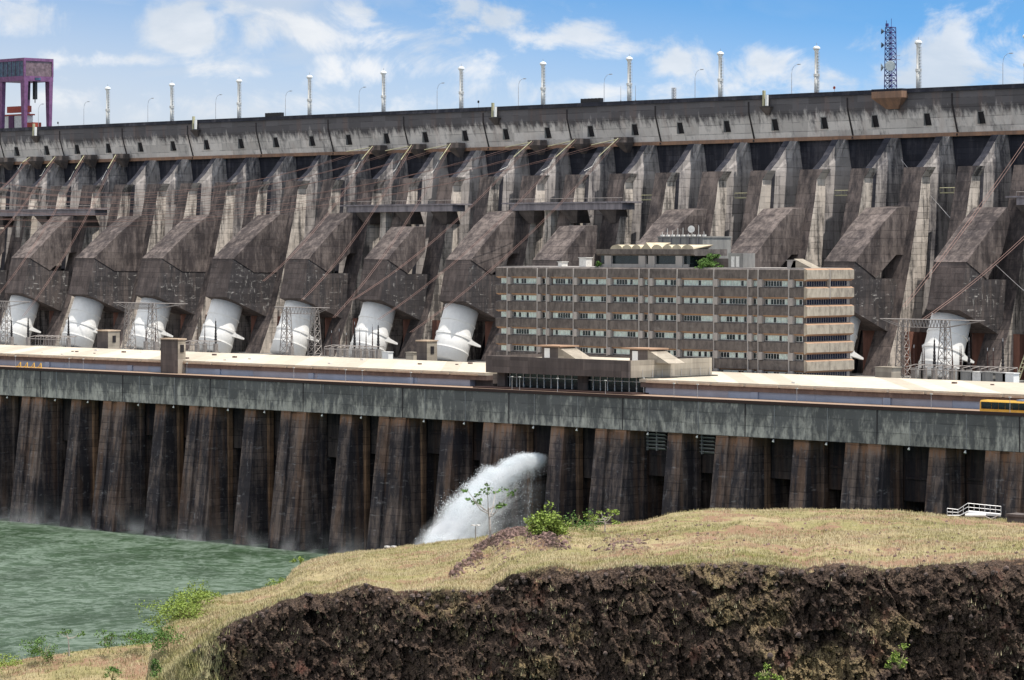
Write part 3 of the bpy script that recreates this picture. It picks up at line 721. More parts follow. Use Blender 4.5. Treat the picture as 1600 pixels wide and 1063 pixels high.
for i, u in enumerate(us):
    ve, ze = groundpt(u, 0)
    # cliff, bottom to edge
    for j in range(NC):
        k = j / NC; v = lerp(1185, ve, k)
        p0 = atz(u, v, ze)
        if j == 0: p0.z = -3
        hgt = (v - ve) * ze / F            # metres below edge
        hgt = min(hgt, 22)
        fwd = hgt * .42 + 1.2 * (1 - math.exp(-hgt / 1.2))
        # blocky basalt relief
        q = Vector((p0.x * .14 + p0.y * .14 + p0.z * .06, p0.z * .15, 0)) + Vector((fb(p0.x * .05, p0.z * .05) * .8, fb(p0.x * .07, p0.z * .06, 4) * .8, 0))
        d, pts = noise.voronoi(Vector((q.x * 1.0, q.y * 1.6, 1.3)))
        c1 = noise.cell(pts[0] * 7.3)
        q2 = Vector((p0.x * .8 + p0.y * .8 + c1 * 3 + p0.z * .3, p0.z * .9, 2.2)); d2, pts2 = noise.voronoi(q2); c2 = noise.cell(pts2[0] * 5.1)
        q3 = Vector((p0.x * 2.2 + p0.y * 2.2, p0.z * 1.9, 2.2)); d3, pts3 = noise.voronoi(q3); c3 = noise.cell(pts3[0] * 5.1)
        rel = .9 * c1 + .55 * c2 + .35 * c3 + 1.8 * fb(p0.x * .06, p0.z * .08, 7) + .5 * fb(p0.x * .4, p0.z * .5, 3)
        edgefade = min(1, hgt / 1.2)
        left = max(0, min(1, (u - 225) / 90))
        zz_ = ze - fwd - rel * edgefade * (.35 + .65 * left)
        # move horizontally towards the viewer keeping the height
        t = (u - 800) / F
        vs.append((-DX * zz_ + DY * t * ze, CAMY + DY * zz_ + DX * t * ze, p0.z))
        g = .0 if u > 350 else (350 - u) / 110
        rockv.append(max(.12, 1.0 - g) if hgt > .4 else .6)
    for j in range(NT_ + 1):
        k = j / NT_; v, z = groundpt(u, k)
        p = atz(u, v, z)
        bumpf = math.sin(math.pi * k) ** .5 if 0 < k < 1 else 0
        dz = (fb(p.x * .05, p.y * .05) * .9 + fb(p.x * .3, p.y * .3, 3) * .25) * bumpf
        r_ = 0.0
        mound = max(0, 1 - rubd(u, v) / 1.3) if 680 < u < 910 else 0     # rubble mound
        if mound > 0: dz += .7 * mound + .5 * fb(p.x * 1.2, p.y * 1.2, 5) * mound; r_ = .8 * min(1, mound * 1.6)
        du, dv = (u - 975) / 60, (v - 858) / 12
        m2 = max(0, 1 - du * du - dv * dv)
        if m2 > 0: r_ = max(r_, .45 * min(1, 3 * m2)); dz += .4 * m2
        if k < .12: r_ = max(r_, .55 * (1 - k / .12))
        vs.append((p.x, p.y, p.z + dz)); rockv.append(r_)
    # back side down to the river
    p = atz(u, *groundpt(u, 1))
    for (ex, dzz) in ((4, -2.0), (12, -9), (26, -60)):
        t = (u - 800) / F
        vs.append((p.x - DX * ex, p.y + DY * ex, max(-3, p.z + dzz))); rockv.append(.7)
NR = NC + NT_ + 1 + 3
for i in range(NU):
    for j in range(NR - 1):
        a = i * NR + j; fs.append((a, a + 1, a + NR + 1, a + NR))
# left closing flank
o0 = len(vs)
for j in range(NR):
    p = Vector(vs[j]); vs.append((p.x - 14, p.y + 12, max(-3, p.z - 22))); rockv.append(.3)
for j in range(NR - 1): fs.append((o0 + j, o0 + j + 1, j + 1, j))
me = bpy.data.meshes.new('hill'); me.from_pydata(vs, [], fs); me.materials.append(MATS['hill'])
at2 = me.attributes.new('rock', 'FLOAT', 'POINT'); at2.data.foreach_set('value', rockv)
ho = bpy.data.objects.new('hill', me); col.objects.link(ho); struct(ho)
# near river bank at lower left
vs, fs, rv2 = [], [], []
BT = [(-250, 1062), (0, 1037), (60, 1027), (130, 1017), (200, 1009), (245, 1004), (330, 998), (420, 990)]
for i in range(101):
    u = -250 + 670 * i / 100; vt = interp(BT, u) + fb(u * .03, 1) * 2
    for j in range(31):
        k = j / 30; z = lerp(430, 350, k); v = lerp(vt, 1230, k ** 1.0)
        p = atz(u, v, z); vs.append((p.x, p.y, p.z + (fb(p.x * .1, p.y * .1) * .5 if j else 0))); rv2.append(.02)
    p = atz(u, vt, 430)
    vs.append((p.x - DX * 14, p.y + DY * 14, -3)); rv2.append(.6)
for i in range(100):
    for j in range(30): a = i * 32 + j; fs.append((a, a + 32, a + 33, a + 1))
    a = i * 32; fs.append((a, a + 31, a + 32 + 31, a + 32))
me = bpy.data.meshes.new('riverbank'); me.from_pydata(vs, [], fs); me.materials.append(MATS['hill'])
at2 = me.attributes.new('rock', 'FLOAT', 'POINT'); at2.data.foreach_set('value', rv2)
bo = bpy.data.objects.new('riverbank', me); col.objects.link(bo); struct(bo)

# grass blades
random.seed(11)
def blades(pts, name, label, hmin, hmax, w_=.05, per=4, mat='grass_blade'):
    vs, fs = [], []
    for p in pts:
        for k in range(per):
            a = random.uniform(0, 6.283); h_ = random.uniform(hmin, hmax); r_ = random.uniform(0, .35)
            bx_, by_ = p[0] + math.cos(a * 3) * r_, p[1] + math.sin(a * 3) * r_
            lx, ly = math.cos(a) * h_ * .45, math.sin(a) * h_ * .45
            wx, wy = -math.sin(a) * w_, math.cos(a) * w_
            o = len(vs)
            vs += [(bx_ - wx, by_ - wy, p[2] - .1), (bx_ + wx, by_ + wy, p[2] - .1), (bx_ + lx, by_ + ly, p[2] + h_)]
            fs.append((o, o + 1, o + 2))
    me = bpy.data.meshes.new(name); me.from_pydata(vs, [], fs); me.materials.append(MATS[mat])
    o = bpy.data.objects.new(name, me); col.objects.link(o); return tag(o, label, 'grass', kind='stuff')
pts = []
hv = ho.data.vertices
def hill_pt(u, k):
    i = (u - 225) / (1900 - 225) * NU; j = k * NT_
    i0 = min(NU - 1, max(0, int(i))); j0 = min(NT_ - 1, max(0, int(j))); fi, fj = i - i0, j - j0
    a = [hv[(i0 + di) * NR + NC + j0 + dj].co for di in (0, 1) for dj in (0, 1)]
    return a[0].lerp(a[1], fj).lerp(a[2].lerp(a[3], fj), fi)
while len(pts) < 60000:
    u = random.uniform(235, 1700); k = random.random() ** 1.25
    p = hill_pt(u, k); v, z = groundpt(u, k)
    if 680 < u < 910 and rubd(u, v) < .95: continue
    dens = fb(p.x * .05, p.y * .05, 8)
    soil = (u > 850 and dens > .0) or dens > .3
    if soil and random.random() < .75: continue
    pts.append(p)
blades(pts, 'dry_grass', 'dry straw coloured grass covering the hill top', .08, .34, .045, 3)
pts = []
while len(pts) < 5000:
    u = random.uniform(225, 420); 
    vv = random.random()
    j = int(NC * (1 - vv * .7)) ; i = int((u - 225) / (1900 - 225) * NU)
    if random.random() < (u - 270) / 90: continue
    pts.append(Vector(hv[i * NR + min(j, NC - 1)].co) + Vector((random.uniform(-.4, .4), random.uniform(-.4, .4), 0)))
blades(pts, 'slope_grass', 'yellow grass tufts on the steep left shoulder of the cliff', .3, .9)
pts = []
bv = bo.data.vertices
while len(pts) < 11000:
    i = random.randint(0, 99); j = random.randint(0, 24); a = bv[i * 32 + j].co; b_ = bv[(i + 1) * 32 + j + 1].co
    f_ = random.random(); g_ = random.random(); pts.append(Vector((lerp(a.x, b_.x, f_), lerp(a.y, b_.y, g_), lerp(a.z, b_.z, (f_ + g_) / 2))))
blades(pts, 'bank_grass', 'pale dry grass on the flat river bank at lower left', .2, .55)
# tufts growing on the cliff face
pts = []
while len(pts) < 1000:
    i = random.randint(60, NU - 90); j = random.randint(5, NC - 2); c = hv[i * NR + j].co
    if fb(c.x * .11 + 3, c.z * .11 + 90, .1) > .12 - .0: pts.append(Vector(c))
blades(pts, 'cliff_tufts', 'ochre tufts of dry grass growing on the dark cliff face', .15, .4, .04, 3)

# loose rocks
def rock_mesh(b, c, r):
    n_ = 7; rings = []
    for (h_, s_) in ((-1.1, .5), (-.2, 1), (.7, .85), (1.25, .3)):
        rings.append([(c[0] + r * s_ * math.cos(6.283 * k / n_) * random.uniform(.7, 1.2), c[1] + r * s_ * math.sin(6.283 * k / n_) * random.uniform(.7, 1.2), c[2] + r * h_ * random.uniform(.5, .9)) for k in range(n_)])
    b.loft(rings)
random.seed(5)
b = MB(); cnt = 0
while cnt < 1500:
    u = random.uniform(690, 900); k = random.uniform(.02, 1); v, z = groundpt(u, k)
    if rubd(u, v) > random.uniform(.4, 1.2) + random.random() ** 4 * 1.5: continue
    rock_mesh(b, hill_pt(u, k), random.choice((random.uniform(.05, .16), random.uniform(.05, .16), random.uniform(.1, .32)))); cnt += 1
o = b.build('rubble_mound', 'rubble'); tag(o, 'mound of reddish broken rock beside the small tree', 'rubble', kind='stuff')
b = MB()
for i in range(300):
    u = random.uniform(930, 1700); k = random.uniform(.02, .8) ; rock_mesh(b, hill_pt(u, k), random.uniform(.08, .22))
for i in range(90):
    u = random.gauss(975, 25); k = random.gauss(.45, .1); rock_mesh(b, hill_pt(u, max(.1, k)), random.uniform(.1, .3))
o = b.build('scattered_stones', 'rubble'); tag(o, 'small reddish stones scattered over the grassy hill top', 'stones', kind='stuff')
b = MB()
for i in range(260):
    ii = random.randint(30, NU - 8); jj = random.choice((NC - 1, NC - 2, NC - 4, NC - 7)) if random.random() < .6 else random.randint(3, NC - 4)
    c = hv[ii * NR + jj].co
    if ii < 140 and random.random() < .6: continue
    rock_mesh(b, c + Vector((.3, -.3, 0)), random.uniform(.1, .32))
o = b.build('cliff_boulders', 'basalt'); tag(o, 'dark broken basalt blocks along the cliff edge and face', 'boulders', kind='stuff')

# ================================================================== SPRAY JET
random.seed(21)
jx = onY(850, 1.7)[0]
def jet(s, h_):      # centre line; s metres towards the viewer
    return Vector((jx - .045 * s, 1.7 - s, 24.6 + .10 * s - .0205 * s * s + h_))
vs, fs = [], []
def flake(p, r_):
    o = len(vs)
    d = [Vector((random.gauss(0, 1), random.gauss(0, 1), random.gauss(0, 1))).normalized() * r_ for _ in range(3)]
    for q in d: vs.append(tuple(p + q))
    fs.append((o, o + 1, o + 2))
for i in range(120000):
    s = 31 * random.random() ** .8
    top = jet(s, 0)
    # curtain falling below the arc; most water near the upper surface
    thick = .8 + s * .27
    if random.random() < .95: fall = abs(random.gauss(0, 1)) * thick * .75
    else: fall = random.random() * top.z * min(1, s / 6)
    fall = min(fall, top.z)
    top.z += (.35 + s * .05) * noise.noise(Vector((s * .35, 3.3, 1))) * 2.2
    sp = .5 + s * .07 + fall * .09
    p = top + Vector((max(-2.2, min(2.2, random.gauss(0, 1))) * sp * .8, max(-1.5, min(1.5, random.gauss(0, 1))) * (.5 + fall * .04), -fall + random.gauss(0, .22 + s * .012)))
    if noise.noise(Vector((p.x * .25, p.y * .22 + p.z * .1, p.z * .22 + p.y * .25))) < random.uniform(-.75, .05) - .0: 
        if random.random() < .7: continue
    if p.z < .2: continue
    flake(p, random.uniform(.05, .16))
for i in range(2200):      # thin trickle from the sill
    z_ = random.uniform(1, 23); p = Vector((jx - .3 + random.gauss(0, .2), -1.2 - (23 - z_) * .12 + random.gauss(0, .3), z_)); flake(p, random.uniform(.04, .09))
me = bpy.data.meshes.new('water_jet'); me.from_pydata(vs, [], fs); me.materials.append(MATS['spray'])
wj = bpy.data.objects.new('water_jet', me); col.objects.link(wj)
tag(wj, 'white jet of water bursting from the powerhouse wall and falling in spray', 'water jet')
# mist body of the jet
m = bpy.data.materials.new('mist'); m.use_nodes = True; t = NT(m.node_tree); t.n.remove(t.n['Principled BSDF'])
P = t.new('ShaderNodeNewGeometry').outputs['Position']
x, y, z = t.sep(P)[:3]
s_ = t.m('SUBTRACT', 1.7, y)
zc = t.m('ADD', t.m('MULTIPLY', t.m('MULTIPLY', s_, s_), -.0205), t.m('ADD', t.m('MULTIPLY', s_, .10), 24.6))
below = t.m('SUBTRACT', zc, z)
halfw = t.m('ADD', t.m('MULTIPLY', s_, .10), t.m('ADD', .9, t.m('MULTIPLY', t.m('MAXIMUM', below, 0), .10)))
dxn = t.m('DIVIDE', t.m('ABSOLUTE', t.m('SUBTRACT', x, t.m('SUBTRACT', jx, t.m('MULTIPLY', s_, .045)))), halfw)
core = t.ramp(dxn, .55, 1.6, 1, 0)
topf = t.ramp(below, -.9, .6, 0, 1)
zj = t.m('MULTIPLY', t.m('SUBTRACT', t.noise(t.comb(t.m('MULTIPLY', x, .3), y, z), .28, 4, .6), .5), t.m('ADD', .8, t.m('MULTIPLY', s_, .16)))
below = t.m('ADD', below, zj); topf = t.ramp(below, -.5, .8, 0, 1)
fq = t.m('DIVIDE', t.m('MAXIMUM', below, 0), t.m('ADD', .9, t.m('MULTIPLY', s_, .34)))
fallf = t.m('ADD', t.m('EXPONENT', t.m('MULTIPLY', t.m('MULTIPLY', fq, fq), -1.0)), .02)
nn = t.noise(t.comb(t.m('MULTIPLY', x, .6), t.m('MULTIPLY', s_, .12), t.m('MULTIPLY', below, .9)), .55, 6, .7, .5)
dens = t.m('MULTIPLY', t.m('MULTIPLY', core, topf), t.m('MULTIPLY', fallf, t.ramp(nn, .38, .62)))
dens = t.m('MULTIPLY', dens, t.m('MULTIPLY', t.ramp(s_, -.3, .3), t.ramp(s_, 29, 33, 1, 0)))
vol = t.new('ShaderNodeVolumePrincipled'); vol.inputs['Color'].default_value = (.97, .98, 1, 1); vol.inputs['Anisotropy'].default_value = .2
t.put(vol.inputs['Density'], t.m('MULTIPLY', dens, 1.7))
t.l.new(vol.outputs[0], t.n['Material Output'].inputs['Volume']); MATS['mist'] = m
b = MB(); b.prism([(1.9, 26.5), (-4, 26.8), (-14, 24), (-25, 17), (-38, 1), (-38, .05), (1.9, .05)], jx - 8, jx + 6)
o = b.build('spray_mist', 'mist'); tag(o, 'white mist hanging around the falling water jet', 'mist', kind='stuff')

# thin mist where the turbines discharge at the pier feet
m = bpy.data.materials.new('river_mist'); m.use_nodes = True; t = NT(m.node_tree); t.n.remove(t.n['Principled BSDF'])
P = t.new('ShaderNodeNewGeometry').outputs['Position']; x, y, z = t.sep(P)[:3]
d_ = t.m('MULTIPLY', t.m('EXPONENT', t.m('MULTIPLY', z, -.6)), t.ramp(t.noise(P, .12, 5, .65, .5), .42, .68))
d_ = t.m('MULTIPLY', d_, t.m('MULTIPLY', t.ramp(y, -9, -4), t.ramp(x, -470, -560, 0, 1)))
vol = t.new('ShaderNodeVolumePrincipled'); vol.inputs['Color'].default_value = (.97, .98, 1, 1)
t.put(vol.inputs['Density'], t.m('MULTIPLY', d_, .13)); t.l.new(vol.outputs[0], t.n['Material Output'].inputs['Volume']); MATS['river_mist'] = m
o = MB().box(-760, -460, -9.5, 5.0, .06, 9).build('river_mist', 'river_mist'); tag(o, 'faint white mist over the river along the pier feet', 'mist', kind='stuff')

# ================================================================== CREST FURNITURE
def make_vent(label):
    r = thing('vent_pipe', (0, 0, 107.8), label, 'vent pipe', 'white vent pipes along the dam crest')
    b = MB(); b.tube([(0, 0, 107.8), (0, 0, 113.3), (0, 0, 113.35), (0, 0, 119.7), (0, 0, 120.3)], [.62, .62, .52, .52, .75], 16); smooth(b.build('pipe', 'off_white', r))
    b = MB(); b.tube([(0, 0, 113.1), (0, 0, 113.8)], [.8, .8], 16); b.build('collar', 'off_white', r)
    b = MB(); b.tube([(0, 0, 120.2), (0, 0, 120.5), (0, 0, 120.9), (0, 0, 121.2)], [.75, 1.0, .9, .3], 16); b.build('cap', 'white_paint', r)
    b = MB()
    for k in range(14): b.box(.45, .85, -.25, .25, 108.6 + k * .82, 108.68 + k * .82)
    b.bar((.85, -.25, 108), (.85, -.25, 119.6), .04); b.bar((.85, .25, 108), (.85, .25, 119.6), .04); b.build('ladder', 'galv', r)
    b = MB(); b.bar((0, 0, 121.1), (0, 0, 122), .06); b.build('rod', 'steel', r)
    return r
vp = None
for k in range(12):
    lab = '%s tall white capped vent pipe counting from the left along the dam crest' % ORD[k]
    loc = (-851.8 + 34 * k, 181.0, 107.8)
    if vp is None: vp = make_vent(lab); vp.location = loc
    else: dup(vp, loc, lab)
def make_lamp(label):
    r = thing('street_lamp', (0, 0, 107.8), label, 'street lamp', 'thin curved lamp posts on the dam crest')
    b = MB(); pts = [(0, 0, 107.8), (0, 0, 114.5), (.15, 0, 115.6), (.6, 0, 116.4), (1.4, 0, 116.9), (2.3, 0, 117.0)]
    b.tube(pts, [.09, .07, .055, .05, .045, .045], 8); b.build('pole', 'galv', r)
    b = MB(); b.box(2.1, 3.1, -.18, .18, 116.9, 117.12); b.build('lamp_head', 'galv', r)
    return r
lp = None
for k, u in enumerate([60, 131, 231, 337, 446, 561, 683, 810, 944, 1086, 1237, 1567]):
    x = onY(u, 187)[0]; lab = '%s slim grey street lamp counting from the left along the crest road' % ORD[k]
    if k == 0: lab = 'slim grey street lamp standing under the purple gantry crane'
    if lp is None: lp = make_lamp(lab); lp.location = (x, 187, 107.8)
    else: dup(lp, (x, 187, 107.8), lab)
# gantry crane
gx0, z = onY(3, 182.5); gx1, _ = onY(38, 182.5); gyb = 193.0
gc = thing('gantry_crane', ((gx0 + gx1) / 2, 188, 107.8), 'purple portal gantry crane with glazed machinery house on the dam crest', 'gantry crane')
for (x, yq) in ((gx0, 182.5), (gx1, 182.5), (gx0, gyb), (gx1, gyb)):
    b = MB(); sx = 1 if x == gx0 else -1
    b.loft([[(x - .7, yq - .6, 107.81), (x + .7, yq - .6, 107.81), (x + .7, yq + .6, 107.81), (x - .7, yq + .6, 107.81)],
            [(x - 1.2, yq - .8, 125), (x + 1.2, yq - .8, 125), (x + 1.2, yq + .8, 125), (x - 1.2, yq + .8, 125)]])
    b.build('leg', 'crane_purple', gc)
b = MB(); b.box(gx0 - 1.2, gx1 + 1.2, 181.6, gyb + .9, 125.01, 126.7); b.build('portal_beam', 'crane_purple', gc)
b = MB(); b.box(gx0 - 1., gx1 + 1.0, 181.8, gyb + .7, 126.72, 132.4); hsx = b.build('machinery_house', ['cab_glass', 'cab_rust'], gc)
for pl in hsx.data.polygons:
    if pl.normal.x > .5: pl.material_index = 1
b = MB(); 
for (xa, xe, ya, yb, za, zb_) in ((gx0 - 1.2, gx1 + 1.2, 181.55, 181.79, 131.9, 132.9), (gx1 + 1.01, gx1 + 1.25, 181.55, gyb + .9, 131.9, 132.9), (gx1 + .6, gx1 + 1.26, 181.5, 182.2, 126.7, 132.9),
                                 (gx0 - 1.25, gx0 - .6, 181.5, 182.2, 126.7, 132.9), (gx1 + .8, gx1 + 1.27, gyb + .3, gyb + .95, 126.7, 132.9)):
    b.box(xa, xe, ya, yb, za, zb_)
b.build('house_frame', 'crane_purple', hsx)
b = MB()
for k in range(5): x = lerp(gx0, gx1, (k + .7) / 5.4); b.box(x, x + .15, 181.7, 181.79, 126.8, 131.9)
b.build('mullions', 'crane_dark', hsx)
for q in (.62, .95):
    x = lerp(gx0, gx1, q); b = MB(); b.box(x - .7, x - .3, 187, 188, 120, 125); b.box(x + .3, x + .7, 187, 188, 120, 125); b.box(x - .7, x + .7, 187, 188, 118.8, 120); b.bar((x, 187.5, 118.8), (x, 187.5, 117.6), .2); b.build('hoist_hook', 'black', gc)
b = MB(); b.box(gx1 + 1.26, gx1 + 1.33, 186, 188.5, 125.4, 126.2); b.build('name_plate', 'cab_glass', gc)
# red and white mobile crane under it
tx, _ = onY(10, 190); tx2, _ = onY(44, 190)
mc = thing('maintenance_trailer', ((tx + tx2) / 2, 190, 107.8), 'red and white service vehicle with boom parked beneath the gantry crane', 'service vehicle')
b = MB(); b.box(tx, tx2, 189, 192, 109, 113.6); b.build('body', 'off_white', mc)
b = MB(); b.box(tx - .5, tx2 + 1, 188.8, 192.2, 113.61, 114.1); b.build('roof', 'red_paint', mc)
b = MB(); b.box(tx + 1, tx2 + .6, 189.5, 191, 114.7, 116.9); b.build('boom', 'red_paint', mc)
b = MB(); b.box(tx + 3, tx + 6, 188.7, 188.99, 109.1, 113.6); b.build('door', 'crane_dark', mc)
b = MB(); b.prism([(188.7, 108.6), (188.7, 111.0), (192.3, 111.0), (192.3, 108.6)], tx2 + 1, tx2 + 4.5); b.build('cab', 'red_paint', mc)
for k in range(4):
    x = lerp(tx + 1, tx2 + 3, k / 3); b = MB(); b.loft([[(x + .7 * math.cos(a), yq, 108.5 + .7 * math.sin(a)) for a in [6.283 * i / 14 for i in range(14)]] for yq in (188.6, 189.2)]); b.build('wheel', 'rubber', mc)
# telecom mast
mx, mz = onY(1387, 182.8)
tm = thing('telecom_mast', (mx, 184, 108.5), 'blue lattice telecom mast with dishes on the crest', 'telecom mast')
b = MB(); H0, H1 = 108.5, 125.2
def lattice(b, x, y, z0, z1, w0, w1, n, r=.09):
    c = [(-1, -1), (1, -1), (1, 1), (-1, 1)]
    def p(k, q):
        w_ = lerp(w0, w1, k); return (x + c[q % 4][0] * w_ / 2, y + c[q % 4][1] * w_ / 2, lerp(z0, z1, k))
    for q in range(4):
        b.bar(p(0, q), p(1, q), r * 1.3)
        for i in range(n):
            a, e = i / n, (i + 1) / n
            b.bar(p(a, q), p(e, q + 1), r * .7); b.bar(p(a, q + 1), p(e, q), r * .7); b.bar(p(e, q), p(e, q + 1), r * .7)
lattice(b, mx, 184, H0, H1, 2.3, 1.9, 12, .11); b.build('lattice', 'tower_blue', tm)
b = MB(); b.bar((mx - .7, 183.2, H1), (mx - .7, 183.2, H1 + 1.8), .1); b.bar((mx + .9, 183.2, H1), (mx + .9, 183.2, H1 + 2.2), .08); b.box(mx - .9, mx - .3, 183, 183.6, H1 + .2, H1 + 1.); b.build('whip_antenna', 'tower_blue', tm)
for (dx, zz_, r_, mt, fx) in ((-1.7, 124.2, .75, 'dish_dark', -1), (-1.7, 120.6, .75, 'dish_dark', -1), (-1.8, 114.8, 1.1, 'dish', -1), (1.0, 115.0, 1.35, 'dish', 1)):
    b = MB()
    if fx < 0: b.tube([(mx + dx, 183.3, zz_), (mx + dx - .5, 182.9, zz_), (mx + dx - .55, 182.86, zz_)], [.25, r_, r_ * .9], 20)
    else: b.tube([(mx + dx, 182.6, zz_), (mx + dx + .3, 182.2, zz_), (mx + dx + .33, 182.16, zz_)], [.35, r_, r_ * .9], 24)
    b.bar((mx + dx, 183.3, zz_), (mx, 183.3, zz_), .09); b.build('dish', mt, tm)
for zz_ in (117.6, 116.6): b = MB(); b.bar((mx + 1, 183, zz_), (mx + 4, 183, zz_), .05); b.build('yagi_arm', 'steel', tm)
b = MB(); xa = onY(1367, 174.00)[0]; xe = onY(1414, 174.00)[0]
b.loft([[(xa, 172.60, 107.9), (xe, 172.60, 107.9), (xe, 176.00, 107.9), (xa, 176.00, 107.9)], [(xa, 172.60, 106.2), (xe, 172.60, 106.2), (xe, 176.00, 106.2), (xa, 176.00, 106.2)],
        [(xa + 3, 175.00, 103.4), (xe - 3, 175.00, 103.4), (xe - 3, 176.00, 103.4), (xa + 3, 176.00, 103.4)]]); b.build('balcony', 'seam', dam)
b = MB(); b.box(xa, xe, 172.59, 176.00, 107.904, 108.5); b.build('balcony_parapet', 'web', dam)
# small yellow/white crest kiosks on corbels
for i, (u, lab) in enumerate(((55, 'yellow and white instrument post on the parapet by the gantry crane'), (305, 'yellow and white instrument post on the left part of the parapet'),
                              (773, 'yellow and white instrument post on the parapet above the middle bridge'), (1197, 'yellow and white instrument post on the parapet left of the telecom mast'))):
    x, _ = onY(u, 174.50); r = thing('instrument_post', (x, 174.40, 105.4), lab, 'instrument post', 'instrument posts hung on the parapet')
    b = MB(); b.box(x - .9, x - .3, 174.00, 174.70, 105.5, 109.6); b.build('ladder_frame', 'cable_yel', r)
    b = MB(); b.box(x + .1, x + .7, 174.00, 174.70, 105.5, 108.4); b.build('cabinet', 'white_paint', r)
    b = MB(); b.loft([[(x - 2, 173.80, 105.3), (x + 2, 173.80, 105.3), (x + 2, 175.20, 105.3), (x - 2, 175.20, 105.3)], [(x - .6, 175.00, 103.2), (x + .6, 175.00, 103.2), (x + .6, 175.30, 103.2), (x - .6, 175.30, 103.2)]]); b.build('corbel', 'darkcon', r)
# dark blocks on the crest
for (u0, u1, lab) in ((414, 438, 'low dark notched hatch block on the left part of the crest'), (907, 937, 'low dark notched hatch block on the middle of the crest')):
    xa, _ = onY(u0, 175.50); xe, _ = onY(u1, 175.50); b = MB(); b.box(xa, xe, 175.50, 177.00, 108.4, 109.3)
    for q in range(6): x = lerp(xa, xe - .6, q / 5); b.box(x, x + .6, 175.50, 177.00, 109.304, 109.7)
    tag(b.build('hatch_block', 'black'), lab, 'hatch block')
for (u, h_, lab) in ((748, 3.2, 'small dark round road sign on the crest right of the seventh vent'), (91, 2.6, 'small dark round road sign on the crest right of the gantry crane'), (1304, 2.6, 'small red topped road sign on the crest left of the telecom mast')):
    x, _ = onY(u, 184); r = thing('road_sign', (x, 184, 107.8), lab, 'road sign')
    b = MB(); b.bar((x, 184, 107.8), (x, 184, 107.8 + h_ - .4), .07); b.build('post', 'steel', r)
    b = MB(); b.tube([(x, 183.9, 107.5 + h_), (x, 183.85, 107.5 + h_)], .42, 12); b.build('sign_plate', 'red_paint' if u > 1300 else 'black', r)
x, _ = onY(1053, 186); r = thing('lattice_post', (x, 186, 107.8), 'short grey lattice post on the crest left of the tenth vent', 'lattice post')
b = MB(); lattice(b, x, 186, 107.8, 112.2, .8, .8, 6, .07); b.build('lattice', 'steel', r)
for u in (970, 993): 
    x, _ = onY(u, 186); b = MB(); b.tube([(x, 186, 107.8), (x, 186, 113.4)], [.07, .04], 6); b.tube([(x, 186, 107.8), (x, 186, 109.4)], [.16, .16], 6)
    tag(b.build('whip_aerial', 'steel'), 'thin whip aerial on the crest just %s of the ninth vent pipe' % ('left' if u < 980 else 'right'), 'aerial')

# ================================================================== CABLE ANCHORS AND CABLES
anch_u = [15, 60, 100, 145, 195, 596, 657, 718, 845, 912, 980]
for i, u in enumerate(anch_u):
    x, _ = onY(u - 6, 174.50)
    b = MB(); b.loft([[(x - 1.9, 172.60, 98.4), (x + 1.9, 172.60, 98.4), (x + 1.9, 176.60, 98.4), (x - 1.9, 176.60, 98.4)], [(x - 1.9, 172.60, 96.9), (x + 1.9, 172.60, 96.9), (x + 1.9, 176.60, 96.9), (x - 1.9, 176.60, 96.9)],
                      [(x - .4, 175.60, 94.2), (x + .6, 175.60, 94.2), (x + .6, 176.70, 94.2), (x - .4, 176.70, 94.2)]])
    b.build('anchor_corbel', 'darkcon', dam)
def sag(a, b_, s, n=14):
    a, b_ = Vector(a), Vector(b_); return [a.lerp(b_, k / n) + Vector((0, 0, -4 * s * (k / n) * (1 - k / n))) for k in range(n + 1)]
steep = [(596, (410, 440)), (657, (470, 470)), (718, (520, 497)), (845, (548, 470)), (912, (590, 500)), (980, (640, 520)),
         (60, (-70, 330)), (100, (-60, 420)), (145, (-20, 480)), (195, (35, 495))]
for i, (u, (eu, ev)) in enumerate(steep):
    a = at(u - 14, 384.5 - (98.0 - CAMZ) * F / onY(u, 172.00)[1], 172.00)
    e = at(eu, ev, 110)
    where = 'left group' if u < 300 else 'middle group'
    idx = i if u > 300 else i - 6
    r = thing('power_cable', tuple(a), '%s steep reddish twin power cable of the %s hanging from the crest corbels' % (ORD[idx], where), 'power cable', 'steep power cables from the dam to the yard')
    for dxx in (0, .8):
        pts = sag(a + Vector((dxx, 0, 0)), e + Vector((dxx, 0, 0)), 3.5)
        b = MB(); b.tube(pts, .05, 4); b.build('conductor', 'cable_red', r)
    d = (e - a).normalized()
    b = MB(); b.tube([a, a + d * 8], .12, 6); b.build('insulator', 'cable_yel', r)
    b = MB(); q = a + d * 9; b.tube([q, q + Vector((-.6, -1, -2.2)), q + d * 5 + Vector((0, 0, -.3))], .06, 4); b.build('jumper', 'off_white', r)
flat = [(596, 345, 262), (657, 330, 290), (718, 380, 312), (845, 400, 330), (912, 560, 322), (980, 600, 300)]
for i, (u, eu, ev) in enumerate(flat):
    a = at(u - 18, 384.5 - (97.6 - CAMZ) * F / onY(u, 172.00)[1], 172.00)
    far = Vector(at(-60, 285 + i * 13, 120))
    r = thing('power_cable', tuple(a), '%s shallow reddish twin power cable running left across the buttresses' % ORD[i], 'power cable', 'shallow power cables sweeping to the left')
    for k, off in enumerate((0, 2.2)):
        b = MB(); b.tube(sag(a + Vector((0, 0, -off * .3)), far + Vector((0, 0, off)), 9, 24), .05, 4); b.build('conductor', 'cable_red', r)
    d = (far - a).normalized(); d.z -= .08
    b = MB(); b.tube([a, a + d * 8], .12, 6); b.build('insulator', 'cable_yel', r)
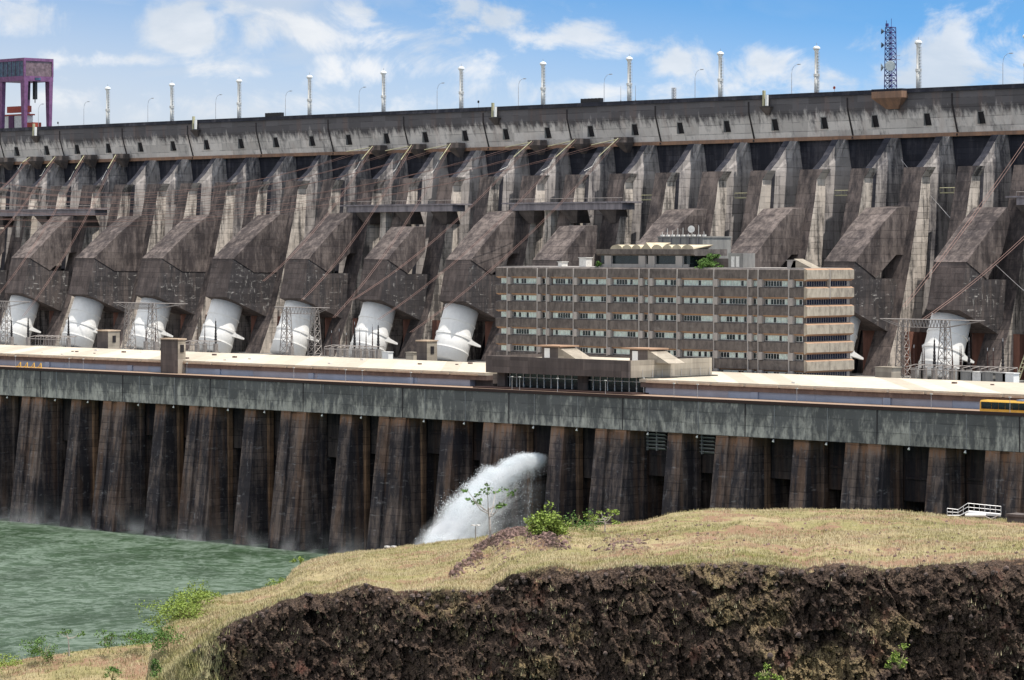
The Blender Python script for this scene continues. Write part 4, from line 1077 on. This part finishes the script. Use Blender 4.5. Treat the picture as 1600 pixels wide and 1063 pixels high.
for (a_, e_, lab) in ((((1408, 250), 175), ((1600, 455), 150), 'thin pale cable crossing down to the right over the last housings'),
                      (((1600, 215), 172.00), ((1410, 480), 112), 'twin reddish cable dropping from the right edge toward the big gantry'),
                      (((1600, 362), 150), ((1440, 500), 112), 'dark twin cable rising from the big gantry to the right edge')):
    (p, Y0), (q, Y1) = a_, e_
    a = at(p[0], p[1], Y0); e = at(q[0], q[1], Y1); ext = a + (a - e) * (.35 if p[0] == 1600 else 0)
    b = MB()
    for off in ((0,) if 'thin' in lab else (0, .9)): b.tube(sag(ext + Vector((off, 0, 0)), e + Vector((off, 0, 0)), 1.5), .07, 4)
    tag(b.build('power_cable', 'galv' if 'thin' in lab else 'cable_red'), lab, 'power cable')

# ================================================================== YARD EQUIPMENT
def gantry(uL, uR, ub0, ub1, vtop, Y, label):
    xa, z = onY(uL, Y); xe, z2 = onY(uR, Y); zt = zat(vtop, (z + z2) / 2)
    r = thing('lattice_gantry', ((xa + xe) / 2, Y, 36), label, 'lattice gantry')
    for x in (xa, xe):
        b = MB(); lattice(b, x, Y, 36.01, zt, 3.0, 1.4, 7, .09); b.build('mast', 'steel', r)
    b = MB(); x0, _ = onY(ub0, Y); x1, _ = onY(ub1, Y)
    n_ = max(3, int((x1 - x0) / 2.2))
    for q in (-.7, .7):
        b.bar((x0, Y + q, zt), (x1, Y + q, zt), .11); b.bar((xa, Y + q, zt - 1.8), (xe, Y + q, zt - 1.8), .09); b.bar((x0, Y + q, zt), (xa, Y + q, zt - 1.8), .08); b.bar((x1, Y + q, zt), (xe, Y + q, zt - 1.8), .08)
        for i in range(n_):
            p0, p1 = lerp(xa, xe, i / n_), lerp(xa, xe, (i + 1) / n_)
            b.bar((p0, Y + q, zt - 1.8), ((p0 + p1) / 2, Y + q, zt), .06); b.bar(((p0 + p1) / 2, Y + q, zt), (p1, Y + q, zt - 1.8), .06)
    b.build('crossbeam', 'steel', r)
gantry(-40, 10, -60, 45, 471, 118, 'rusty lattice gantry at the far left edge of the yard')
gantry(202, 238, 180, 290, 474, 118, 'rusty lattice gantry between the square hut and the tall stair tower')
gantry(448, 492, 432, 512, 481, 118, 'rusty lattice gantry in front of the fifth white penstock')
gantry(1411, 1477, 1378, 1536, 500, 112, 'large lattice gantry with long crossbeam at the right of the yard')
def bushing(u, Y, h_, label, fat=True):
    x, z = onY(u, Y); r = thing('insulator_stack', (x, Y, 36), label, 'insulator', 'black insulators standing behind the hall roof')
    b = MB(); b.box(x - .5, x + .5, Y - .5, Y + .5, 36.01, 40.4); b.build('pedestal', 'steel', r)
    b = MB(); n_ = 8
    pts, rr = [], []
    for i in range(n_ * 2 + 1):
        k = i / (n_ * 2); pts.append((x, Y, 40.4 + h_ * k)); base_r = lerp(.42, .14, k) * (1 if fat else .45) * (1 if k > .1 else .7); rr.append(base_r * (1.15 if i % 2 else .85))
    b.tube(pts, rr, 10); b.build('insulator', 'porcelain' if not fat else 'black', r)
    b = MB(); b.bar((x, Y, 40.4 + h_), (x, Y, 40.4 + h_ + .7), .09); b.build('terminal', 'galv', r)
spots = [(18, 5, 1), (44, 6, 1), (107, 6.5, 1), (308, 4, 0), (320, 5, 0), (337, 6.5, 1), (541, 3.5, 0), (554, 6.5, 1), (562, 5, 0), (572, 4.5, 0), (582, 6, 0), (591, 6.5, 1),
         (228, 5, 0), (243, 5, 0), (455, 4, 0), (518, 4, 0), (530, 4.5, 0),
         (1428, 4.5, 0), (1441, 4.5, 0), (1444, 4.5, 0), (1460, 6.5, 1), (1488, 4.5, 0), (1500, 4.5, 0), (1502, 4.6, 0), (1514, 6.5, 1), (1543, 4.3, 0), (1552, 4.3, 0), (1567, 6.5, 1)]
for i, (u, h_, fat) in enumerate(spots):
    if u < 200: w_, idx = 'left end', [s[0] for s in spots if s[0] < 200].index(u)
    elif u < 700: L_ = sorted(s[0] for s in spots if 200 <= s[0] < 700); w_, idx = 'middle stretch', L_.index(u)
    else: L_ = sorted(s[0] for s in spots if s[0] >= 700); w_, idx = 'right end', L_.index(u)
    bushing(u, 108, h_, '%s %s insulator from the left in the yard at its %s' % (ORD[idx], 'fat black tapered' if fat else 'thin dark', w_), fat)
# busbar frames
for i, (u0, u1, lab) in enumerate(((60, 120, 'low rusty steel busbar frame beside the first two penstocks'), (300, 345, 'low steel busbar frame in front of the fourth penstock'), (520, 600, 'low steel busbar frame in front of the penstock under the bridge'), (1430, 1590, 'long low steel busbar frame along the right end of the yard'))):
    x0, _ = onY(u0, 106); x1, _ = onY(u1, 106); b = MB(); x = x0
    while x < x1: b.bar((x, 106, 36), (x, 106, 41.2), .10); b.bar((x, 103, 36), (x, 103, 40.8), .10); b.bar((x, 103, 40.8), (x, 106, 41.2), .08); x += 2.6
    b.bar((x0, 106, 41.2), (x1, 106, 41.2), .12); b.bar((x0, 103, 40.2), (x1, 103, 40.2), .1)
    tag(b.build('busbar_frame', 'steel'), lab, 'steel frame')
for i, (u, s_, mt) in enumerate(((1380, 3.2, 'beige'), (1510, 2.2, 'greycon'), (1526, 2.0, 'off_white'), (1542, 2.2, 'greycon'), (1563, 1.8, 'greycon'), (1575, 2.0, 'white_paint'), (602, 1.6, 'white_paint'), (640, 2, 'beige'))):
    x, z = onY(u, 70); b = MB(); b.box(x - s_ * .7, x + s_ * .7, 70, 70 + s_, 36.01, 41.0 + s_ * .3); b.box(x - s_ * .8, x + s_ * .8, 69.9, 70.1 + s_, 41.004 + s_ * .3, 41.15 + s_ * .3)
    tag(b.build('equipment_cabinet', mt), '%s equipment cabinet from the left behind the hall roof' % ORD[[602, 640, 1380, 1510, 1526, 1542, 1563, 1575].index(u)], 'cabinet', 'cabinets behind the hall roof')
# huts and stair tower
def hut(u0, u1, ur, vt, Y, zb, label, name='concrete_hut', dep=None):
    x0, z = onY(u0, Y); x1, z1 = onY(u1, Y); zt = zat(vt, z)
    r = thing(name, ((x0 + x1) / 2, Y, zb), label, 'hut' if name != 'stair_tower' else 'tower')
    # depth from the right edge pixel
    tt = (ur - 800) / F; d_ = (Y - CAMY); Yb = None
    ratio = (-DX + DY * tt) / (DY + DX * tt); Yb = x1 / ratio + CAMY
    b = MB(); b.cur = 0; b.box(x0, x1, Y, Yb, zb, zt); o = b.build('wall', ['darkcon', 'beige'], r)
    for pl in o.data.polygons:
        if pl.normal.x > .5: pl.material_index = 1  # right side paler: sunlight painted into the wall colour
    b = MB(); b.box(x0 - .2, x1 + .2, Y - .2, Yb + .2, zt + .004, zt + .3); b.build('roof', 'lip', r)
    b = MB(); ym = lerp(Y, Yb, .5); b.box(x1 + .004, x1 + .12, ym - .5, ym + .6, zt - 3.0, zt - 1.2); b.build('window', 'hole', r)
    return r
hut(152, 169, 187, 518, 62, 36.01, 'small square concrete hut behind the roof between the second and third penstocks')
hut(651, 667, 683, 534, 62, 36.01, 'small square concrete hut left of the penstock nearest the offices')
hut(251, 278, 290, 531, 14.5, 37.31, 'tall brown concrete stair tower breaking through the hall roof edge', 'stair_tower')
# access stair by penstock
# deck lamp posts (thin)
for i, u in enumerate((24, 108, 130, 292, 459, 540, 566, 642, 800, 812, 871, 946, 1053, 1090, 1245, 1455, 1578)):
    Y = 1.9; x, z = onY(u, Y); r = thing('deck_lamp', (x, Y, 36.5), '%s thin lamp post from the left along the river side deck' % ORD[i], 'lamp post', 'thin lamp posts along the powerhouse deck')
    b = MB(); b.tube([(x, Y, 36.53), (x, Y, 40.6)], [.055, .04], 6); b.build('post', 'galv', r)
    b = MB(); b.box(x - .25, x + .25, Y - .12, Y + .12, 40.6, 40.75); b.build('lamp_head', 'lampglass', r)
# bus
bx = onY(1530, 7)[0]
bus = thing('city_bus', (bx + 6, 8.2, 36.53), 'yellow sightseeing bus with dark windows driving on the powerhouse deck', 'bus')
b = MB(); pr = [(7.0, 36.95), (7.0, 38.1), (7.05, 39.35), (7.3, 39.65), (9.2, 39.65), (9.45, 39.35), (9.5, 38.1), (9.5, 36.95)]
b.loft([[(bx + dx, p[0], p[1]) for p in pr] for dx in (.35, 12)] ); 
b.loft([[(bx + .05, lerp(p[0], 8.25, .06), lerp(p[1], 38, .06)) for p in pr], [(bx + .349, p[0], p[1]) for p in pr]])
b.build('body', 'yellow', bus)
b = MB(); x = bx + .5
for i in range(7):
    w_ = 2.3 if i == 0 else 1.45; b.box(x, x + w_, 6.93, 6.99, 38.05, 39.3); x += w_ + .1
b.box(bx - .01, bx + .04, 7.2, 9.3, 38.0, 39.4)
b.build('window', 'glass_dark', bus)
for x in (bx + 2.6, bx + 9.3):
    for yq in (6.95, 9.2):
        b = MB(); b.loft([[(x + .48 * math.cos(a), y_, 37.01 + .48 * math.sin(a)) for a in [6.283 * i / 16 for i in range(16)]] for y_ in (yq, yq + .32)]); b.build('wheel', 'rubber', bus)
b = MB(); b.box(bx + 8.2, bx + 11.5, 7.4, 9.1, 39.66, 39.9); b.build('roof_unit', 'blue_panel', bus)
# yellow barrier trestles at left of the deck
x0, _ = onY(28, 6); x1, _ = onY(60, 6)
r = thing('yellow_trestles', ((x0 + x1) / 2, 6, 36.53), 'low yellow steel trestles standing on the deck at the far left', 'trestle')
for k in range(4):
    x = lerp(x0, x1, k / 3); b = MB(); b.bar((x - 1.3, 6, 36.55), (x, 6.8, 38.9), .11); b.bar((x + 1.3, 6, 36.55), (x, 6.8, 38.9), .11); b.bar((x - 1.2, 6.2, 37.8), (x + 1.2, 6.2, 37.8), .1); b.build('frame', 'yellow', r)
# green ladder/stair at right of yard
x, z = onY(1580, 100); b = MB()
for q in (0, .9): b.bar((x + q, 100, 36), (x + q + 3.2, 104, 50), .12)
for k in range(16): b.bar((x + 3.2 * k / 16, 100 + 4 * k / 16, 36.3 + 14 * k / 16), (x + .9 + 3.2 * k / 16, 100 + 4 * k / 16, 36.3 + 14 * k / 16), .08)
tag(b.build('access_ladder', 'cable_yel'), 'pale yellow leaning access ladder near the right edge of the yard', 'ladder')
# yellow galleries on stems
for i, (u, v) in enumerate(((1320, 305), (1485, 301), (1163, 309), (1017, 312))):
    x, z = onY(u, 170); zz_ = zat(v, z); b = MB(); b.box(x - 2.2, x + 2.2, 168.6, 171, zz_ - .3, zz_)
    b.bar((x - 2.2, 168.6, zz_ + 1.1), (x + 2.2, 168.6, zz_ + 1.1), .08); b.bar((x + 2.2, 168.6, zz_ + 1.1), (x + 2.2, 171, zz_ + 1.1), .08)
    for q in range(5): b.bar((x - 2.2 + q * 1.1, 168.6, zz_), (x - 2.2 + q * 1.1, 168.6, zz_ + 1.1), .05)
    b.build('inspection_gallery', 'cable_yel', dam)

# ================================================================== HILL OBJECTS
def on_hill(u, vpix):      # nearest terrain point for a pixel on the hill top
    best = None
    for i in range(0, 201):
        k = i / 200; v, z = groundpt(u, k)
        if best is None or abs(v - vpix) < best[0]: best = (abs(v - vpix), k)
    return hill_pt(u, best[1])
def leaves(b, c, rx, rz, n, s_, seed):
    rd = random.Random(seed)
    cl = [(rd.gauss(0, .5), rd.gauss(0, .5), rd.gauss(0, .45)) for _ in range(max(5, n // 45))]
    for i in range(n):
        q = rd.choice(cl); p = Vector((c[0] + (q[0] + rd.gauss(0, .17)) * rx, c[1] + (q[1] + rd.gauss(0, .17)) * rx, c[2] + (q[2] + rd.gauss(0, .17)) * rz))
        a = Vector((rd.gauss(0, 1), rd.gauss(0, 1), rd.gauss(0, .6))).normalized(); bb = a.cross(Vector((rd.gauss(0, 1), rd.gauss(0, 1), rd.gauss(0, 1)))).normalized()
        ss = s_ * rd.uniform(.6, 1.3); b.add([p - a * ss, p + bb * ss * .6, p + a * ss, p - bb * ss * .6], [(0, 1, 2, 3)])
def tree(name, base, h_, spread, label, lmat, seed, nb=7, leafn=55, ls=.16, crown=.62, cat='tree', trunk='bark', group=None):
    rd = random.Random(seed); base = Vector(base); r = thing(name, tuple(base), label, cat, group)
    b = MB(); top = base + Vector((rd.uniform(-.1, .1) * h_, 0, h_ * .62)); tr_ = .022 * h_
    b.tube([base + Vector((0, 0, -.4)), base.lerp(top, .5) + Vector((.02 * h_, 0, 0)), top], [tr_ * 1.3, tr_, tr_ * .7], 8)
    tips = []
    for i in range(nb):
        a = 6.283 * i / nb + rd.uniform(-.3, .3); st = base.lerp(top, rd.uniform(.55, 1)); R_ = spread * rd.uniform(.5, 1)
        tip = Vector((base.x + math.cos(a) * R_, base.y + math.sin(a) * R_, base.z + h_ * rd.uniform(crown, 1.)))
        mid = st.lerp(tip, .5) + Vector((0, 0, -.06 * h_)); b.tube([st, mid, tip], [tr_ * .55, tr_ * .4, tr_ * .2], 5); tips.append(tip)
    b.build('trunk', trunk, r)
    b = MB()
    for i, tpt in enumerate(tips): leaves(b, tpt, spread * .36, h_ * .09, leafn, ls, seed * 31 + i)
    b.build('crown', lmat, r)
    return r
p = on_hill(766, 852); tree('young_tree', p, 6.3, 2.9, 'slender pale trunked young tree standing in front of the water jet', 'leaf', 4, 8, 42, .20)
p = on_hill(945, 835); tree('small_tree', p, 2.9, 2.1, 'small bushy green tree on the hill right of the lime shrub', 'leaf_lime', 9, 9, 55, .13, .45)
def shrub(name, base, rx, rz, n, label, mat, seed, s_=.12, cat='shrub', group=None):
    n = int(n * 1.5)
    r = thing(name, tuple(base), label, cat, group); b = MB(); rd = random.Random(seed)
    for i in range(7):
        a = rd.uniform(0, 6.283); b.bar(base - Vector((0, 0, .2)), base + Vector((math.cos(a) * rx * .5, math.sin(a) * rx * .5, rz * rd.uniform(.6, 1.2))), .035)
    b.build('stems', 'dry_stem', r)
    b = MB(); leaves(b, base + Vector((0, 0, rz * .62)), rx, rz, n, s_, seed); b.build('foliage', mat, r); return r
shrub('lime_shrub', on_hill(850, 845), 1.7, 1.7, 1500, 'dense lime green shrub behind the rubble mound', 'leaf_lime', 1, .17)
shrub('lime_shrub', on_hill(873, 842), 1.4, 1.3, 1000, 'lower lime green shrub adjoining the dense one on its right', 'leaf_lime', 2, .14)
shrub('dry_bush', on_hill(895, 836), 2.1, 1.9, 420, 'sparse yellowish bush between the lime shrubs and the small tree', 'leaf', 3, .10)
shrub('dry_bush', on_hill(918, 834), 1.6, 1.2, 300, 'sparse low green bush at the foot of the small tree', 'leaf', 8, .10)
for i, (u, v, z, rx, rz, n, mt, lab) in enumerate(((284, 972, 362, 2.2, 1.5, 1300, 'leaf_lime', 'dense lime bush in the middle of the left shoulder bushes'), (322, 942, 382, 1.6, .9, 700, 'leaf_lime', 'low lime scrub at the top right end of the left shoulder bushes'), (300, 955, 372, 2.6, 1.8, 1500, 'leaf_lime', 'bright green bush on top of the cliff left shoulder'), (268, 985, 365, 2.6, 2.0, 1300, 'leaf_lime', 'bright green bush hanging over the river on the left shoulder'),
        (256, 1010, 350, 2.0, 1.5, 700, 'leaf', 'darker green bush low on the left shoulder beside the bank'), (436, 920, 425, 1.6, .9, 500, 'leaf_lime', 'low bright green bush at the notch of the hill skyline'),
        (472, 884, 432, 1.0, .7, 260, 'leaf_lime', 'tiny green bush on the hill skyline above the notch'), (68, 1028, 425, 2.3, 1.5, 900, 'leaf', 'round green bush on the near bank by the leaning saplings'), (215, 1004, 425, 2.8, .9, 900, 'leaf', 'long low green bush at the bank edge against the cliff'),
        (168, 1010, 425, 1.3, 1.2, 350, 'leaf', 'small green bush on the bank edge between saplings and low bush'), (12, 1042, 420, 2.6, .9, 700, 'leaf_lime', 'low yellow green scrub at the lower left corner of the river'), (175, 1060, 395, 1.1, .8, 300, 'leaf', 'small green plant at the bottom edge of the bank'),
        (240, 1052, 341, 1.0, 1.1, 350, 'leaf', 'dark green plant at the foot of the left shoulder'), (1405, 1040, 273, .9, .8, 260, 'leaf_lime', 'small bright green plant growing low on the dark cliff'), (1195, 1060, 272, .9, .6, 220, 'leaf_lime', 'small green plant at the bottom edge of the cliff'))):
    shrub('green_bush', atz(u, v, z), rx, rz, n, lab, mt, 40 + i, .12)
tree('leaning_sapling', atz(108, 1021, 424), 3.6, 1.9, 'pair of pale leaning saplings beside the river at lower left', 'leaf', 14, 5, 40, .13)
# double headed lamp
p = on_hill(743, 846); r = thing('garden_lamp', tuple(p), 'short post with two flat lamp heads left of the young tree', 'lamp post')
b = MB(); b.tube([p - Vector((0, 0, .2)), p + Vector((0, 0, 1.75))], .06, 8); b.build('post', 'steel', r)
for s_ in (-1, 1):
    b = MB(); q = p + Vector((.3 * s_ * DY, .3 * s_ * DX, 1.8)); b.box(q.x - .22, q.x + .22, q.y - .2, q.y + .2, q.z, q.z + .14); b.build('lamp_head', 'off_white', r)
p = on_hill(610, 860); r = thing('garden_lamp', tuple(p), 'pair of pale lamp heads just above the hill skyline left of the jet', 'lamp post')
b = MB(); b.tube([p - Vector((0, 0, 1.5)), p + Vector((0, 0, .25))], .06, 8); b.build('post', 'steel', r)
for s_ in (-1, 1):
    b = MB(); q = p + Vector((.42 * s_ * DY, .42 * s_ * DX, .3)); b.box(q.x - .3, q.x + .3, q.y - .25, q.y + .25, q.z, q.z + .2); b.build('lamp_head', 'off_white', r)
# metal stair platform on the right of the hill
zz_ = 386.0
def HP(u, v, z=zz_): return atz(u, v, z)
r = thing('metal_footbridge', tuple(HP(1520, 808)), 'white metal footbridge with railings and stairs on the hill at right', 'footbridge')
for dz_ in (0, 1.4):
    z_ = zz_ + dz_ + 1.2
    b = MB()
    top = [(1480, 795), (1497, 797), (1512, 787), (1564, 792)]; bot = [(1480, 806), (1500, 806), (1514, 799), (1564, 804)]
    for (a, c) in zip(top, top[1:]): b.bar(HP(*a, z_), HP(*c, z_), .035)
    for (a, c) in zip(bot, bot[1:]): b.bar(HP(*a, z_), HP(*c, z_), .05)
    for (a, c), (d, e) in zip(zip(top, top[1:]), zip(bot, bot[1:])):
        b.bar(HP((a[0] + 0), (a[1] + d[1]) / 2, z_), HP(c[0], (c[1] + e[1]) / 2, z_), .03)
    for k in range(11):
        u = lerp(1480, 1564, k / 10); b.bar(HP(u, interp(top, u), z_), HP(u, interp(bot, u) + 1, z_), .035)
    b.build('railing', 'rail_white', r)
b = MB(); a0, a1 = HP(1512, 801, zz_ + 1.2), HP(1564, 805, zz_ + 1.2); dd = Vector((-DX, DY, 0)) * 1.4
b.add([a0, a1, a1 + dd, a0 + dd, a0 - Vector((0, 0, .2)), a1 - Vector((0, 0, .2)), a1 + dd - Vector((0, 0, .2)), a0 + dd - Vector((0, 0, .2))], [(0, 1, 2, 3), (4, 7, 6, 5), (0, 4, 5, 1), (1, 5, 6, 2), (2, 6, 7, 3), (3, 7, 4, 0)])
b.build('walkway', 'rail_white', r)
b = MB(); b.tube([HP(1508, 806, zz_ + 1), HP(1540, 806, zz_ + 1)], .22, 12); b.build('pipe', 'off_white', r)
b = MB()
for (u0, u1) in ((1536, 1540), (1556, 1560)):
    b.bar(HP(u0, 805, zz_ + 1.2), HP(u0 - 2, 820, zz_ + 1), .09)
b.bar(HP(1536, 806, zz_ + 1), HP(1561, 818, zz_ + 1), .06); b.bar(HP(1560, 806, zz_ + 1), HP(1536, 818, zz_ + 1), .06); b.build('trestle', 'steel', r)
p = HP(1592, 822, 378); b = MB(); b.loft([[(p.x - 1.3, p.y - 1.2, p.z - .5), (p.x + 1.8, p.y - 1.2, p.z - .5), (p.x + 1.8, p.y + 1.2, p.z - .5), (p.x - 1.3, p.y + 1.2, p.z - .5)],
        [(p.x - .9, p.y - .9, p.z + 1.1), (p.x + 1.8, p.y - .9, p.z + 1.1), (p.x + 1.8, p.y + .9, p.z + 1.1), (p.x - .9, p.y + .9, p.z + 1.1)],
        ]); b.cur = 0; b.box(p.x - 1.1, p.x + 1.9, p.y - 1.1, p.y + 1.1, p.z + 1.104, p.z + 1.4)
tag(b.build('concrete_block', 'darkcon'), 'brown concrete block on the hill cut by the right edge', 'concrete block')
# roof garden shrubs
for (u, Y, z0, rx, rz, n, lab, mt) in ((1106, 62.5, 63.4, 2.3, 1.0, 900, 'large leafy green shrub spilling over the office roof edge', 'leaf'), (1113, 66, 65.4, 1.7, .7, 450, 'smaller green shrub on the plant room behind the large roof shrub', 'leaf'), (935, 61.6, 63.4, .9, .8, 220, 'small potted green plant on the office roof left of the penthouse', 'leaf')):
    x, z = onY(u, Y); shrub('roof_shrub', Vector((x, Y, z0)), rx, rz, n, lab, mt, int(u), .22)
